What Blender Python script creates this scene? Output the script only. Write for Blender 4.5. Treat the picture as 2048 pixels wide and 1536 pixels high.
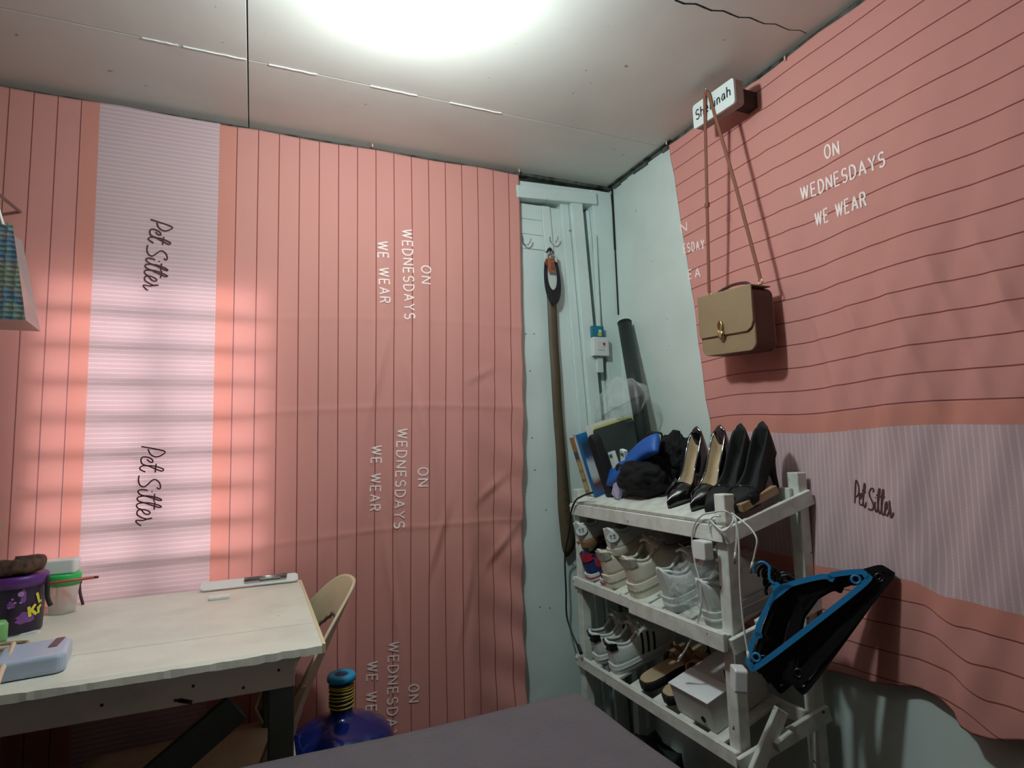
import bpy, bmesh, math, random
from mathutils import Vector, Matrix
random.seed(7)
PI = math.pi
S = bpy.context.scene
for o in list(bpy.data.objects): bpy.data.objects.remove(o)

# ------------------------------------------------------------------ camera
FPX, YAW, PIT, ROL = 1191.73, .41, .1055, -.0299
EYE = Vector((0, 0, 1.1))
_f = Vector((math.sin(YAW)*math.cos(PIT), math.cos(YAW)*math.cos(PIT), math.sin(PIT)))
_r0 = Vector((math.cos(YAW), -math.sin(YAW), 0)); _u0 = _r0.cross(_f)
_r = _r0*math.cos(ROL)+_u0*math.sin(ROL); _u = -_r0*math.sin(ROL)+_u0*math.cos(ROL)
cd = bpy.data.cameras.new('camera'); cam = bpy.data.objects.new('camera', cd); S.collection.objects.link(cam)
cd.sensor_width = 36; cd.lens = FPX/2048*36; cd.clip_start = .02
cam.matrix_world = Matrix(((_r.x, _u.x, -_f.x, 0), (_r.y, _u.y, -_f.y, 0), (_r.z, _u.z, -_f.z, EYE.z), (0, 0, 0, 1)))
S.camera = cam
def at(px, py, ax, val):
    """measured point of the photograph as a world point on the plane ax = val (surveying the room from the photo)"""
    d = _r*((px-1024)/FPX)-_u*((py-768)/FPX)+_f
    i = 'xyz'.index(ax)
    return EYE+d*((val-EYE[i])/d[i])

# ------------------------------------------------------------------ light, exposure
W = bpy.data.worlds.new('daylight'); S.world = W; W.use_nodes = True
W.node_tree.nodes['Background'].inputs[0].default_value = (.94, .97, 1, 1)
W.node_tree.nodes['Background'].inputs[1].default_value = 13.0
LAMP_POS = Vector((.262, 1.00, 1.950)); LAMP_POWER = 16.5; LAMP_COL = (.84, .99, 1.0)
lp = bpy.data.lights.new('ceiling_bulb_light', 'POINT'); lp.energy = LAMP_POWER; lp.color = LAMP_COL; lp.shadow_soft_size = .034
lo = bpy.data.objects.new('ceiling_bulb_light', lp); S.collection.objects.link(lo); lo.location = LAMP_POS
S.view_settings.view_transform = 'Standard'; S.view_settings.look = 'None'; S.view_settings.gamma = 1
S.view_settings.use_curve_mapping = False; S.view_settings.exposure = 0.36
try: S.cycles.max_bounces = 8; S.cycles.transparent_max_bounces = 16
except Exception: pass

# ------------------------------------------------------------------ materials
def s2l(c): return tuple((x/255/12.92 if x/255 <= .04045 else ((x/255+.055)/1.055)**2.4) for x in c)+(1,)
MATS = {}
def mat(name, col, rough=.6, metal=0, var=.0, vscale=8, bump=0, bscale=60, spec=.5, trans=0, coat=0, alpha=1, spots=None, sheen=0, col2=None):
    if name in MATS: return MATS[name]
    m = bpy.data.materials.new(name); m.use_nodes = True; nt = m.node_tree; N = nt.nodes; L = nt.links
    b = N['Principled BSDF']; b.inputs['Base Color'].default_value = s2l(col); b.inputs['Roughness'].default_value = rough
    b.inputs['Metallic'].default_value = metal; b.inputs['Specular IOR Level'].default_value = spec
    b.inputs['Transmission Weight'].default_value = trans; b.inputs['Coat Weight'].default_value = coat; b.inputs['Alpha'].default_value = alpha
    if sheen: b.inputs['Sheen Weight'].default_value = sheen
    tc = N.new('ShaderNodeTexCoord')
    cur = None
    if var or col2:
        n = N.new('ShaderNodeTexNoise'); n.inputs['Scale'].default_value = vscale; n.inputs['Detail'].default_value = 6; L.new(tc.outputs['Object'], n.inputs['Vector'])
        mx = N.new('ShaderNodeMix'); mx.data_type = 'RGBA'
        c = s2l(col); c2 = s2l(col2) if col2 else tuple(x*(1-var) for x in c[:3])+(1,)
        mx.inputs[6].default_value = c; mx.inputs[7].default_value = c2
        rp = N.new('ShaderNodeValToRGB'); rp.color_ramp.elements[0].position = .42; rp.color_ramp.elements[1].position = .66
        L.new(n.outputs['Fac'], rp.inputs[0]); L.new(rp.outputs[0], mx.inputs[0]); cur = mx.outputs[2]
    if spots:   # small chips / nail stains: (colour, scale, threshold)
        n2 = N.new('ShaderNodeTexNoise'); n2.inputs['Scale'].default_value = spots[1]; n2.inputs['Detail'].default_value = 3; L.new(tc.outputs['Object'], n2.inputs['Vector'])
        r2 = N.new('ShaderNodeValToRGB'); r2.color_ramp.elements[0].position = spots[2]; r2.color_ramp.elements[1].position = spots[2]+.02
        L.new(n2.outputs['Fac'], r2.inputs[0])
        m2 = N.new('ShaderNodeMix'); m2.data_type = 'RGBA'; L.new(r2.outputs[0], m2.inputs[0])
        if cur: L.new(cur, m2.inputs[6])
        else: m2.inputs[6].default_value = s2l(col)
        m2.inputs[7].default_value = s2l(spots[0]); cur = m2.outputs[2]
    if cur: L.new(cur, b.inputs['Base Color'])
    if bump:
        n3 = N.new('ShaderNodeTexNoise'); n3.inputs['Scale'].default_value = bscale; n3.inputs['Detail'].default_value = 5; L.new(tc.outputs['Object'], n3.inputs['Vector'])
        bp = N.new('ShaderNodeBump'); bp.inputs['Strength'].default_value = bump; bp.inputs['Distance'].default_value = .002
        L.new(n3.outputs['Fac'], bp.inputs['Height']); L.new(bp.outputs[0], b.inputs['Normal'])
    MATS[name] = m; return m
def clear(name, col=(235, 240, 240), keep=.25, rough=.12):
    """thin clear film: mostly see-through with a glossy skin"""
    if name in MATS: return MATS[name]
    m = bpy.data.materials.new(name); m.use_nodes = True; nt = m.node_tree; N = nt.nodes; L = nt.links
    b = N['Principled BSDF']; b.inputs['Base Color'].default_value = s2l(col); b.inputs['Roughness'].default_value = rough; b.inputs['Specular IOR Level'].default_value = 1
    t = N.new('ShaderNodeBsdfTransparent'); mx = N.new('ShaderNodeMixShader'); lw = N.new('ShaderNodeLayerWeight'); lw.inputs[0].default_value = .35
    mr = N.new('ShaderNodeMapRange'); mr.inputs[3].default_value = keep; mr.inputs[4].default_value = min(1, keep+.34)
    L.new(lw.outputs['Facing'], mr.inputs[0]); L.new(mr.outputs[0], mx.inputs[0]); L.new(t.outputs[0], mx.inputs[1]); L.new(b.outputs[0], mx.inputs[2])
    L.new(mx.outputs[0], N['Material Output'].inputs[0]); MATS[name] = m; return m
def cloth_mat(name, e0, e1, axis):
    """printed bed-sheet fabric: salmon ground with thin brown stripes, one pink band (e0..e1 in metres of the UV) with fine pale ribs"""
    m = bpy.data.materials.new(name); m.use_nodes = True; nt = m.node_tree; N = nt.nodes; L = nt.links
    uv = N.new('ShaderNodeUVMap'); uv.uv_map = 'cloth'; sp = N.new('ShaderNodeSeparateXYZ'); L.new(uv.outputs[0], sp.inputs[0])
    c, v = sp.outputs[0], sp.outputs[1]
    def M(op, a, b=None, cl=False):
        n = N.new('ShaderNodeMath'); n.operation = op; n.use_clamp = cl
        for i, x in enumerate((a, b)):
            if x is None: continue
            if isinstance(x, (int, float)): n.inputs[i].default_value = x
            else: L.new(x, n.inputs[i])
        return n.outputs[0]
    inb = M('MULTIPLY', M('GREATER_THAN', c, e0), M('LESS_THAN', c, e1))
    PER = .0545; OFF = .044
    def lines(d):   # d: distance outside the band
        fr = M('FRACT', M('DIVIDE', M('ADD', M('SUBTRACT', d, OFF), PER/2), PER))
        dist = M('ABSOLUTE', M('SUBTRACT', fr, .5))
        return M('MULTIPLY', M('LESS_THAN', dist, .024), M('GREATER_THAN', d, OFF-.01))
    st = M('ADD', lines(M('SUBTRACT', c, e1)), lines(M('SUBTRACT', e0, c)), True)
    rib = M('LESS_THAN', M('FRACT', M('DIVIDE', v, .0115)), .28)
    rib2 = M('LESS_THAN', M('FRACT', M('DIVIDE', c, .006)), .5)
    nz = N.new('ShaderNodeTexNoise'); nz.inputs['Scale'].default_value = 3; nz.inputs['Detail'].default_value = 3; L.new(uv.outputs[0], nz.inputs['Vector'])
    def mix(f, a, b):
        n = N.new('ShaderNodeMix'); n.data_type = 'RGBA'
        if isinstance(f, float): n.inputs[0].default_value = f
        else: L.new(f, n.inputs[0])
        for i, x in ((6, a), (7, b)):
            if isinstance(x, tuple): n.inputs[i].default_value = x
            else: L.new(x, n.inputs[i])
        return n.outputs[2]
    sal = mix(nz.outputs['Fac'], s2l((236, 168, 156)), s2l((236, 170, 162)))
    edge = M('LESS_THAN', M('ABSOLUTE', M('SUBTRACT', M('ABSOLUTE', M('SUBTRACT', c, (e0+e1)/2)), (e1-e0)/2+.02)), .02)
    sal = mix(edge, sal, s2l((236, 162, 146)))
    sal = mix(st, sal, s2l((160, 84, 78)))
    pk = mix(M('MULTIPLY', rib, M('ADD', M('MULTIPLY', rib2, .3), .5)), s2l((226, 194, 198)), s2l((244, 226, 228)))
    col = mix(inb, sal, pk)
    b = N['Principled BSDF']; b.inputs['Roughness'].default_value = .85; b.inputs['Specular IOR Level'].default_value = .2; L.new(col, b.inputs['Base Color'])
    tl = N.new('ShaderNodeBsdfTranslucent'); L.new(mix(.45, col, (1, .93, .92, 1)), tl.inputs[0])
    wn = N.new('ShaderNodeTexNoise'); wn.inputs['Scale'].default_value = 26; wn.inputs['Detail'].default_value = 8; wn.inputs['Roughness'].default_value = .7; L.new(uv.outputs[0], wn.inputs['Vector'])
    bp = N.new('ShaderNodeBump'); bp.inputs['Strength'].default_value = .25; bp.inputs['Distance'].default_value = .002
    L.new(wn.outputs['Fac'], bp.inputs['Height']); L.new(bp.outputs[0], b.inputs['Normal'])
    ms = N.new('ShaderNodeMixShader'); ms.inputs[0].default_value = .30; L.new(b.outputs[0], ms.inputs[1]); L.new(tl.outputs[0], ms.inputs[2])
    L.new(ms.outputs[0], N['Material Output'].inputs[0]); MATS[name] = m; return m

WHITEPAINT = mat('white_wall_paint', (214, 226, 220), .5, var=.10, vscale=4, bump=.25, bscale=30, spots=((110, 108, 100), 30, .735))
DOORPAINT = mat('white_door_paint', (214, 228, 224), .4, var=.10, vscale=5, bump=.3, bscale=25, spots=((100, 104, 100), 34, .735))
CEILPAINT = mat('ceiling_paint', (214, 212, 204), .42, var=.10, vscale=3, bump=.35, bscale=6, spots=((150, 142, 134), 44, .735))
GAP = mat('dark_gap', (26, 30, 28), .9)
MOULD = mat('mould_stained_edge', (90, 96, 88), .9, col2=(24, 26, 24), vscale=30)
DESKP = mat('desk_paint', (224, 222, 208), .45, var=.12, vscale=9, bump=.4, bscale=35, spots=((120, 116, 102), 34, .76))
DESKF = mat('desk_front_paint', (214, 210, 190), .6, var=.2, vscale=10, bump=.4, bscale=30, spots=((60, 54, 44), 26, .76))
DESKL = mat('desk_leg_paint', (84, 94, 86), .7, var=.2, vscale=10)
RACKP = mat('rack_paint', (226, 229, 220), .5, col2=(206, 208, 198), vscale=30, bump=.6, bscale=60, spots=((84, 74, 62), 55, .71))
WOOD = mat('raw_wood', (178, 150, 112), .8, var=.3, vscale=14, bump=.6, bscale=40)
BED = mat('charcoal_bed_sheet', (98, 90, 96), .95, var=.08, vscale=20, bump=.5, bscale=160, sheen=.2)
BLACKP = mat('black_patent', (12, 13, 15), .12, spec=.8, coat=.6)
BLACKM = mat('black_matte', (17, 17, 19), .75, var=.3, vscale=30, bump=.4, bscale=80)
BLACKC = mat('black_cloth', (13, 13, 16), .95, bump=.5, bscale=120)
BEIGEIN = mat('beige_lining', (192, 170, 138), .7, var=.12, vscale=20)
WHSHOE = mat('white_leather', (216, 222, 218), .45, var=.05, vscale=20, bump=.2, bscale=80)
CRSHOE = mat('cream_leather', (222, 214, 196), .55, var=.08, vscale=20, bump=.3, bscale=80)
GREYMESH = mat('grey_mesh', (172, 172, 158), .8, var=.3, vscale=120)
PLW = mat('white_plastic', (226, 228, 226), .3)
PLWC = mat('white_cable_rubber', (214, 216, 210), .4)
METAL = mat('steel', (190, 194, 194), .25, metal=1)
GOLD = mat('gold_metal', (214, 190, 140), .22, metal=1)
BAGL = mat('olive_brown_leather', (150, 128, 98), .5, var=.06, vscale=20, bump=.35, bscale=220)
BAGD = mat('dark_brown_leather', (74, 48, 40), .5)
STRAP = mat('bag_strap_leather', (132, 82, 66), .5)
BELT = mat('brown_belt_leather', (92, 78, 58), .55, var=.12, vscale=30)
TEXTW = mat('pale_print', (255, 232, 226), .7)
TEXTD = mat('dark_print', (84, 46, 50), .8)
INK = mat('black_ink', (22, 26, 30), .6)

# ------------------------------------------------------------------ mesh helpers
def obj(name, bm, m=None, parent=None, smooth=False, bevel=0, seg=2, solid=0, sub=0, label=None, w=0):
    if w and parent: bm.transform(Matrix.LocRotScale(parent.location, parent.rotation_euler, None).inverted())
    me = bpy.data.meshes.new(name)
    bmesh.ops.remove_doubles(bm, verts=bm.verts, dist=1e-6)
    bmesh.ops.recalc_face_normals(bm, faces=bm.faces)
    bm.to_mesh(me); bm.free()
    o = bpy.data.objects.new(name, me); S.collection.objects.link(o)
    for x in (m if isinstance(m, (list, tuple)) else [m]):
        if x: me.materials.append(x)
    if smooth:
        for p in me.polygons: p.use_smooth = True
    if solid:
        md = o.modifiers.new('thickness', 'SOLIDIFY'); md.thickness = solid; md.offset = 0
    if bevel:
        md = o.modifiers.new('bevel', 'BEVEL'); md.width = bevel; md.segments = seg; md.limit_method = 'ANGLE'; md.angle_limit = .6
    if sub:
        md = o.modifiers.new('subdivision', 'SUBSURF'); md.levels = md.render_levels = sub
    if parent: o.parent = parent
    if label: o['label'] = label
    return o
def tag(o, label, cat, group=None, kind=None):
    o['label'] = label; o['category'] = cat
    if group: o['group'] = group
    if kind: o['kind'] = kind
    return o
def thing(name, label, cat, loc=(0, 0, 0), rot=(0, 0, 0), group=None):
    o = bpy.data.objects.new(name, None); S.collection.objects.link(o); o.location = loc; o.rotation_euler = rot; o.empty_display_size = .05
    return tag(o, label, cat, group)
def struct(name, bm, m, **k):
    o = obj(name, bm, m, **k); o['kind'] = 'structure'; return o
def dup(root, M=None):
    r = root.copy(); S.collection.objects.link(r)
    if M is not None: r.matrix_world = M
    for ch in list(root.children):
        c = ch.copy(); S.collection.objects.link(c); c.parent = r
        for g in ch.children:
            d = g.copy(); S.collection.objects.link(d); d.parent = c
    return r
V = Vector
def box(bm, lo_, hi_, M=None, mi=0):
    vs = []
    for x in (lo_[0], hi_[0]):
        for y in (lo_[1], hi_[1]):
            for z in (lo_[2], hi_[2]):
                p = V((x, y, z)); vs.append(bm.verts.new(M @ p if M else p))
    for f in ((0, 1, 3, 2), (4, 6, 7, 5), (0, 4, 5, 1), (2, 3, 7, 6), (0, 2, 6, 4), (1, 5, 7, 3)):
        fc = bm.faces.new([vs[i] for i in f]); fc.material_index = mi
    return bm
def B(lo_, hi_, M=None): return box(bmesh.new(), lo_, hi_, M)
def frame_of(p0, p1, up=V((0, 0, 1))):
    d = (p1-p0).normalized()
    if abs(d.dot(up)) > .99: up = V((0, 1, 0))
    s = d.cross(up).normalized(); u = s.cross(d).normalized()
    return d, s, u
def beam(bm, p0, p1, w, t, up=V((0, 0, 1)), mi=0):
    """bar from p0 to p1, w across, t along up"""
    p0, p1 = V(p0), V(p1); d, s, u = frame_of(p0, p1, V(up)); vs = []
    for p in (p0, p1):
        for a, b in ((-1, -1), (1, -1), (1, 1), (-1, 1)): vs.append(bm.verts.new(p+s*(a*w/2)+u*(b*t/2)))
    for f in ((0, 1, 2, 3), (7, 6, 5, 4), (0, 4, 5, 1), (1, 5, 6, 2), (2, 6, 7, 3), (3, 7, 4, 0)):
        fc = bm.faces.new([vs[i] for i in f]); fc.material_index = mi
    return bm
def catmull(P, n=6, closed=False):
    P = [V(p) for p in P]; out = []; N_ = len(P)
    for i in range(N_ if closed else N_-1):
        a, b, c, d = (P[(i-1) % N_] if closed or i > 0 else P[0]), P[i], P[(i+1) % N_], (P[(i+2) % N_] if closed or i+2 < N_ else P[-1])
        for k in range(n):
            t = k/n
            out.append(.5*((2*b)+(c-a)*t+(2*a-5*b+4*c-d)*t*t+(3*b-a-3*c+d)*t**3))
    if not closed: out.append(P[-1])
    return out
def tube(bm, P, r, k=8, closed=False, mi=0, flat=1.0):
    P = [V(p) for p in P]; n = len(P); rings = []; up = V((0, 0, 1)); prev = None
    for i, p in enumerate(P):
        a = P[i-1] if (i > 0 or closed) else P[i]; b = P[(i+1) % n] if (i < n-1 or closed) else P[i]
        d = (b-a); d = d.normalized() if d.length > 1e-9 else V((0, 0, 1))
        if prev is None: s = d.cross(up if abs(d.dot(up)) < .95 else V((0, 1, 0))).normalized()
        else:
            s = prev-d*prev.dot(d); s = s.normalized() if s.length > 1e-6 else d.cross(V((1, 0, 0))).normalized()
        prev = s; u = d.cross(s); rr = r(i/(n-1)) if callable(r) else r
        rings.append([bm.verts.new(p+s*(math.cos(2*PI*j/k)*rr)+u*(math.sin(2*PI*j/k)*rr*flat)) for j in range(k)])
    for i in range(n if closed else n-1):
        A, C = rings[i], rings[(i+1) % n]
        for j in range(k):
            f = bm.faces.new((A[j], A[(j+1) % k], C[(j+1) % k], C[j])); f.material_index = mi; f.smooth = True
    if not closed:
        for R_ in (rings[0][::-1], rings[-1]):
            f = bm.faces.new(R_); f.material_index = mi
    return bm
def TU(P, r, k=8, n=6, **kw): return tube(bmesh.new(), catmull(P, n, kw.get('closed', False)), r, k, **kw)
def lathe(bm, prof, c=(0, 0, 0), k=32, M=None, mi=0, cap=True):
    rings = []
    for r_, z in prof:
        ring = []
        for j in range(k):
            p = V((c[0]+r_*math.cos(2*PI*j/k), c[1]+r_*math.sin(2*PI*j/k), c[2]+z)); ring.append(bm.verts.new(M @ p if M else p))
        rings.append(ring)
    for A, C in zip(rings, rings[1:]):
        for j in range(k):
            f = bm.faces.new((A[j], A[(j+1) % k], C[(j+1) % k], C[j])); f.material_index = mi; f.smooth = True
    if cap:
        bm.faces.new(rings[0][::-1]).material_index = mi; bm.faces.new(rings[-1]).material_index = mi
    return bm
def prism(bm, pts, O, X, Y, th, mi=0):
    """extruded outline: pts in plane (O, X, Y), thickness th along X x Y"""
    O, X, Y = V(O), V(X), V(Y); Z = X.cross(Y).normalized()
    a = [bm.verts.new(O+X*p[0]+Y*p[1]) for p in pts]; b = [bm.verts.new(O+X*p[0]+Y*p[1]+Z*th) for p in pts]
    n = len(pts)
    bm.faces.new(a[::-1]).material_index = mi; bm.faces.new(b).material_index = mi
    for i in range(n): bm.faces.new((a[i], a[(i+1) % n], b[(i+1) % n], b[i])).material_index = mi
    return bm
def grid(fn, nu, nv, uvfn=None):
    bm = bmesh.new(); lay = bm.loops.layers.uv.new('cloth') if uvfn else None
    vs = [[bm.verts.new(fn(i/nu, j/nv)) for j in range(nv+1)] for i in range(nu+1)]
    for i in range(nu):
        for j in range(nv):
            f = bm.faces.new((vs[i][j], vs[i+1][j], vs[i+1][j+1], vs[i][j+1])); f.smooth = True
            if uvfn:
                for l, (a, b) in zip(f.loops, ((i, j), (i+1, j), (i+1, j+1), (i, j+1))): l[lay].uv = uvfn(a/nu, b/nv)
    return bm
def sheet_obj(name, bm, m, parent=None, solid=.0015):
    me = bpy.data.meshes.new(name); bm.to_mesh(me); bm.free(); o = bpy.data.objects.new(name, me); S.collection.objects.link(o)
    me.materials.append(m)
    if solid: md = o.modifiers.new('thickness', 'SOLIDIFY'); md.thickness = solid; md.offset = 0
    if parent: o.parent = parent
    return o
def rrect(w, h, r, k=5):
    out = []
    for cx, cy, a0 in ((w/2-r, h/2-r, 0), (-w/2+r, h/2-r, 90), (-w/2+r, -h/2+r, 180), (w/2-r, -h/2+r, 270)):
        for i in range(k+1):
            a = math.radians(a0+90*i/k); out.append((cx+r*math.cos(a), cy+r*math.sin(a)))
    return out
def smooth01(x): x = max(0, min(1, x)); return x*x*(3-2*x)
def lerp(a, b, t): return a+(b-a)*t
def interp(xs, ys, x):
    if x <= xs[0]: return ys[0]
    for a, b, c, d in zip(xs, xs[1:], ys, ys[1:]):
        if x <= b: return lerp(c, d, (x-a)/(b-a))
    return ys[-1]

# ------------------------------------------------------------------ lettering as pen strokes
def arc(cx, cy, rx, ry, a0, a1, n=12): return [(cx+rx*math.cos(math.radians(lerp(a0, a1, i/n))), cy+ry*math.sin(math.radians(lerp(a0, a1, i/n)))) for i in range(n+1)]
GL = {'O': (.62, [arc(.31, .5, .31, .5, 0, 360, 20)]), 'N': (.58, [[(0, 0), (0, 1), (.58, 0), (.58, 1)]]), 'W': (.80, [[(0, 1), (.2, 0), (.4, 1), (.6, 0), (.8, 1)]]),
      'E': (.48, [[(.48, 1), (0, 1), (0, 0), (.48, 0)], [(0, .52), (.42, .52)]]), 'D': (.56, [[(0, 0), (0, 1)]+arc(.16, .5, .40, .5, 90, -90, 12)+[(0, 0)]]),
      'S': (.5, [arc(.25, .74, .24, .26, 30, 250, 10)+arc(.25, .26, .25, .26, 80, -150, 10)]), 'A': (.6, [[(0, 0), (.3, 1), (.6, 0)], [(.1, .34), (.5, .34)]]),
      'Y': (.58, [[(0, 1), (.29, .48), (.58, 1)], [(.29, .48), (.29, 0)]]), 'R': (.52, [[(0, 0), (0, 1), (.28, 1)]+arc(.28, .76, .22, .24, 90, -90, 8)+[(0, .52)], [(.28, .52), (.52, 0)]]),
      'L': (.45, [[(0, 1), (0, 0), (.45, 0)]]), 'K': (.5, [[(0, 0), (0, 1)], [(.5, 1), (.02, .45)], [(.14, .58), (.5, 0)]]), 'I': (.02, [[(0, 0), (0, 1)]]),
      'r': (.32, [[(0, 0), (0, .66)], [(0, .4), (.12, .62), (.32, .66)]]), 'T': (.55, [[(0, 1), (.55, 1)], [(.275, 1), (.275, 0)]]), '2': (.45, [arc(.22, .74, .22, .26, 160, -30, 8)+[(0, 0), (.45, 0)]]),
      'C': (.5, [arc(.3, .5, .3, .5, 50, 310, 12)]), 'G': (.56, [arc(.3, .5, .3, .5, 50, 330, 12)+[(.56, .45), (.34, .45)]]), ' ': (.35, []),
      'h': (.42, [[(0, 0), (.05, 1)], [(.02, .45), (.2, .62), (.38, .5), (.38, 0)]]), 'e': (.4, [[(.03, .32), (.38, .36), (.3, .6), (.12, .58), (.0, .3), (.1, .04), (.38, .06)]]),
      'k': (.36, [[(0, 0), (.05, 1)], [(.34, .6), (.04, .32), (.34, 0)]]), 'i': (.06, [[(0, 0), (.03, .6)], [(.05, .82), (.06, .86)]]), 'n': (.38, [[(0, 0), (.03, .6)], [(.02, .42), (.2, .62), (.34, .48), (.34, 0)]]),
      'a': (.42, [[(.36, .56), (.16, .6), (.0, .3), (.1, .03), (.28, .1), (.36, .56), (.38, 0)]]), 'B': (.5, [[(0, 0), (0, 1), (.25, 1)]+arc(.25, .76, .2, .24, 90, -90, 6)+arc(.25, .26, .24, .26, 90, -90, 6)+[(0, 0)]])}
def strokes_of(text, gap=.34):
    x = 0; out = []
    for ch in text:
        w, ss = GL[ch]
        out += [[(x+p[0], p[1]) for p in s] for s in ss]; x += w+gap
    return out, x-gap
def text_mesh(text, p_start, p_end, cap, surf, w, gap=.34, up=None, bm=None):
    """strokes written from p_start to p_end (2-D on the surface), cap = letter height; surf maps (a, b, lift) to 3-D"""
    ss, tot = strokes_of(text, gap); p0, p1 = Vector(p_start[:2]), Vector(p_end[:2]); d = (p1-p0); ln = d.length; d = d/ln
    u = Vector((-d.y, d.x)) if up is None else Vector(up)
    return stroke_mesh([[p0+d*(p[0]*ln/tot)+u*(p[1]*cap) for p in s] for s in ss], surf, w, bm)
def words(text, pa, pb, gap=.34):
    _, tot = strokes_of(text, gap); out = []; x = 0; pa, pb = Vector(pa[:2]), Vector(pb[:2])
    for wd in text.split(' '):
        _, w = strokes_of(wd, gap); out.append((wd, pa.lerp(pb, x/tot), pa.lerp(pb, (x+w)/tot))); x += w+gap+GL[' '][0]+gap
    return out
def stroke_mesh(lines, surf, w, bm=None):
    bm = bm or bmesh.new()
    for li, s in enumerate(lines):
        q = []
        for a, b in zip(s, s[1:]):
            n = max(1, int((b-a).length/.006))
            q += [a.lerp(b, i/n) for i in range(n)]
        q.append(s[-1]); L_, R_ = [], []
        for i, p in enumerate(q):
            t = q[min(i+1, len(q)-1)]-q[max(i-1, 0)]
            if t.length < 1e-9: t = Vector((1, 0))
            t.normalize(); n = Vector((-t.y, t.x))*w/2
            L_.append(bm.verts.new(surf(*(p+n), .0001*(li % 3)))); R_.append(bm.verts.new(surf(*(p-n), .0001*(li % 3))))
        for i in range(len(q)-1): bm.faces.new((L_[i], L_[i+1], R_[i+1], R_[i]))
    return bm
SCR = [[(430, 160), (735, 230), (700, 295), (620, 320), (550, 280), (520, 200)],
       [(500, 360), (545, 400), (580, 395), (560, 350), (500, 322), (440, 325), (420, 370), (440, 430), (520, 460), (600, 500), (690, 540), (720, 520), (700, 500), (600, 462), (520, 455), (440, 455), (400, 490), (420, 520), (475, 550)], [(622, 425), (605, 560)],
       [(390, 600), (380, 680), (400, 750), (450, 775), (500, 740), (560, 680), (610, 670), (660, 720), (670, 790), (650, 812), (620, 790)],
       [(500, 830), (430, 815), (380, 825), (370, 850), (400, 890), (480, 920), (560, 950), (640, 985), (680, 985), (650, 955), (560, 925), (480, 912), (390, 920), (355, 950), (380, 990), (460, 1020), (540, 1055), (630, 1090), (675, 1085), (640, 1060), (560, 1030), (480, 1015), (380, 1020), (345, 1050), (360, 1090), (400, 1115), (450, 1180), (500, 1190), (520, 1165), (480, 1130), (400, 1115), (355, 1135), (350, 1190), (390, 1225), (440, 1250), (480, 1262), (545, 1250), (480, 1262), (420, 1280), (340, 1275), (335, 1300), (370, 1340), (400, 1355)],
       [(590, 880), (575, 1005)], [(590, 1005), (575, 1125)], [(550, 845), (560, 858)]]
def script_lines(start, end, k_up, drop=0):
    """'Pet Sitter' in handwriting from start to end"""
    p0, p1 = Vector(start[:2]), Vector(end[:2]); d = p1-p0; ln = d.length; d /= ln; u = Vector((-d.y, d.x)); out = []
    for s in SCR:
        q = catmull([V((c[1], c[0], 0)) for c in s], 4) if len(s) > 2 else [V((c[1], c[0], 0)) for c in s]
        out.append([p0+d*((c.x-160)/1195*ln)+u*((c.y-lerp(430, 335, (c.x-160)/1195))*k_up) for c in q])
    return out

# ================================================================== SETTING
XL, XR, YB, YF, ZC = -1.45, 1.175, 1.775, -1.3, 2.026
struct('floor', B((XL-.1, YF-.1, -.05), (XR+.1, YB+.1, 0)), mat('dark_floor', (72, 64, 58), .7, var=.2, vscale=5, bump=.3))
bm = bmesh.new(); g = .0022; xs = [XL, -.025, 1.2+XL*0, XR]; ys = [YF, .30, .905, 1.443, YB+.02]
sx = [XL-.05, -.026, XR-.004]
for i in range(2):
    for y0, y1 in ((YF, .28), (.28, 1.444), (1.444, YB-.002)):
        gx1 = sx[i+1]-g/2*(1.4 if i == 0 else 0)
        box(bm, (sx[i]+g/2, y0+g*.38, ZC), (gx1, y1-g*.38, ZC+.012))
struct('ceiling', bm, CEILPAINT, bevel=.001, seg=1)
struct('trim_1', B((XL-.1, YF-.1, ZC+.014), (XR+.1, YB+.1, ZC+.05)), GAP)      # dark void over the ceiling sheets
bm = bmesh.new()   # a crack and a strip of loose filler along the seams
a_, b_, c_ = at(1350, 0, 'z', ZC), at(1430, 21, 'z', ZC), at(1612, 66, 'z', ZC)
for k in range(16):
    t = k/15; p = a_.lerp(c_, t); q = a_.lerp(c_, min(1, t+.075)); w = .0035*(1-t)+.0008
    p.y += .004*math.sin(k*2.1); q.y += .004*math.sin(k*2.1+2.1)
    beam(bm, p, q, w, .0012)
struct('trim_2', bm, GAP)
bm = bmesh.new()
for x0_, x1_ in ((-.16, -.03), (.02, .13), (.26, .38), (.47, .62), (-.24, -.17)):
    n = 6
    for k in range(n):
        xa, xb = lerp(x0_, x1_, k/n), lerp(x0_, x1_, (k+1)/n)
        beam(bm, (xa, 1.4445+.0015*math.sin(k*3), ZC), (xb, 1.4445+.0015*math.sin(k*3+3), ZC), .0035, .004)
struct('trim_3', bm, mat('loose_filler', (236, 238, 232), .5))
WX0, WX1, WZ0, WZ1 = -.49, .035, .755, 1.555
bm = bmesh.new()
DX0 = .735
box(bm, (XL-.1, YB, 0), (WX0, YB+.08, ZC+.01)); box(bm, (WX1, YB, 0), (DX0, YB+.08, ZC+.01))
box(bm, (WX0, YB, 0), (WX1, YB+.08, WZ0)); box(bm, (WX0, YB, WZ1), (WX1, YB+.08, ZC+.01)); box(bm, (DX0, YB+.03, 0), (XR+.1, YB+.08, ZC+.01))
struct('wall_back', bm, WHITEPAINT)
bm = bmesh.new(); box(bm, (XR, YF-.1, 0), (XR+.08, YB+.08, ZC+.01)); struct('wall_right', bm, WHITEPAINT)
struct('wall_left', B((XL-.08, YF-.1, 0), (XL, YB+.08, ZC+.01)), mat('brown_board_wall', (112, 92, 80), .8, var=.15))
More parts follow.
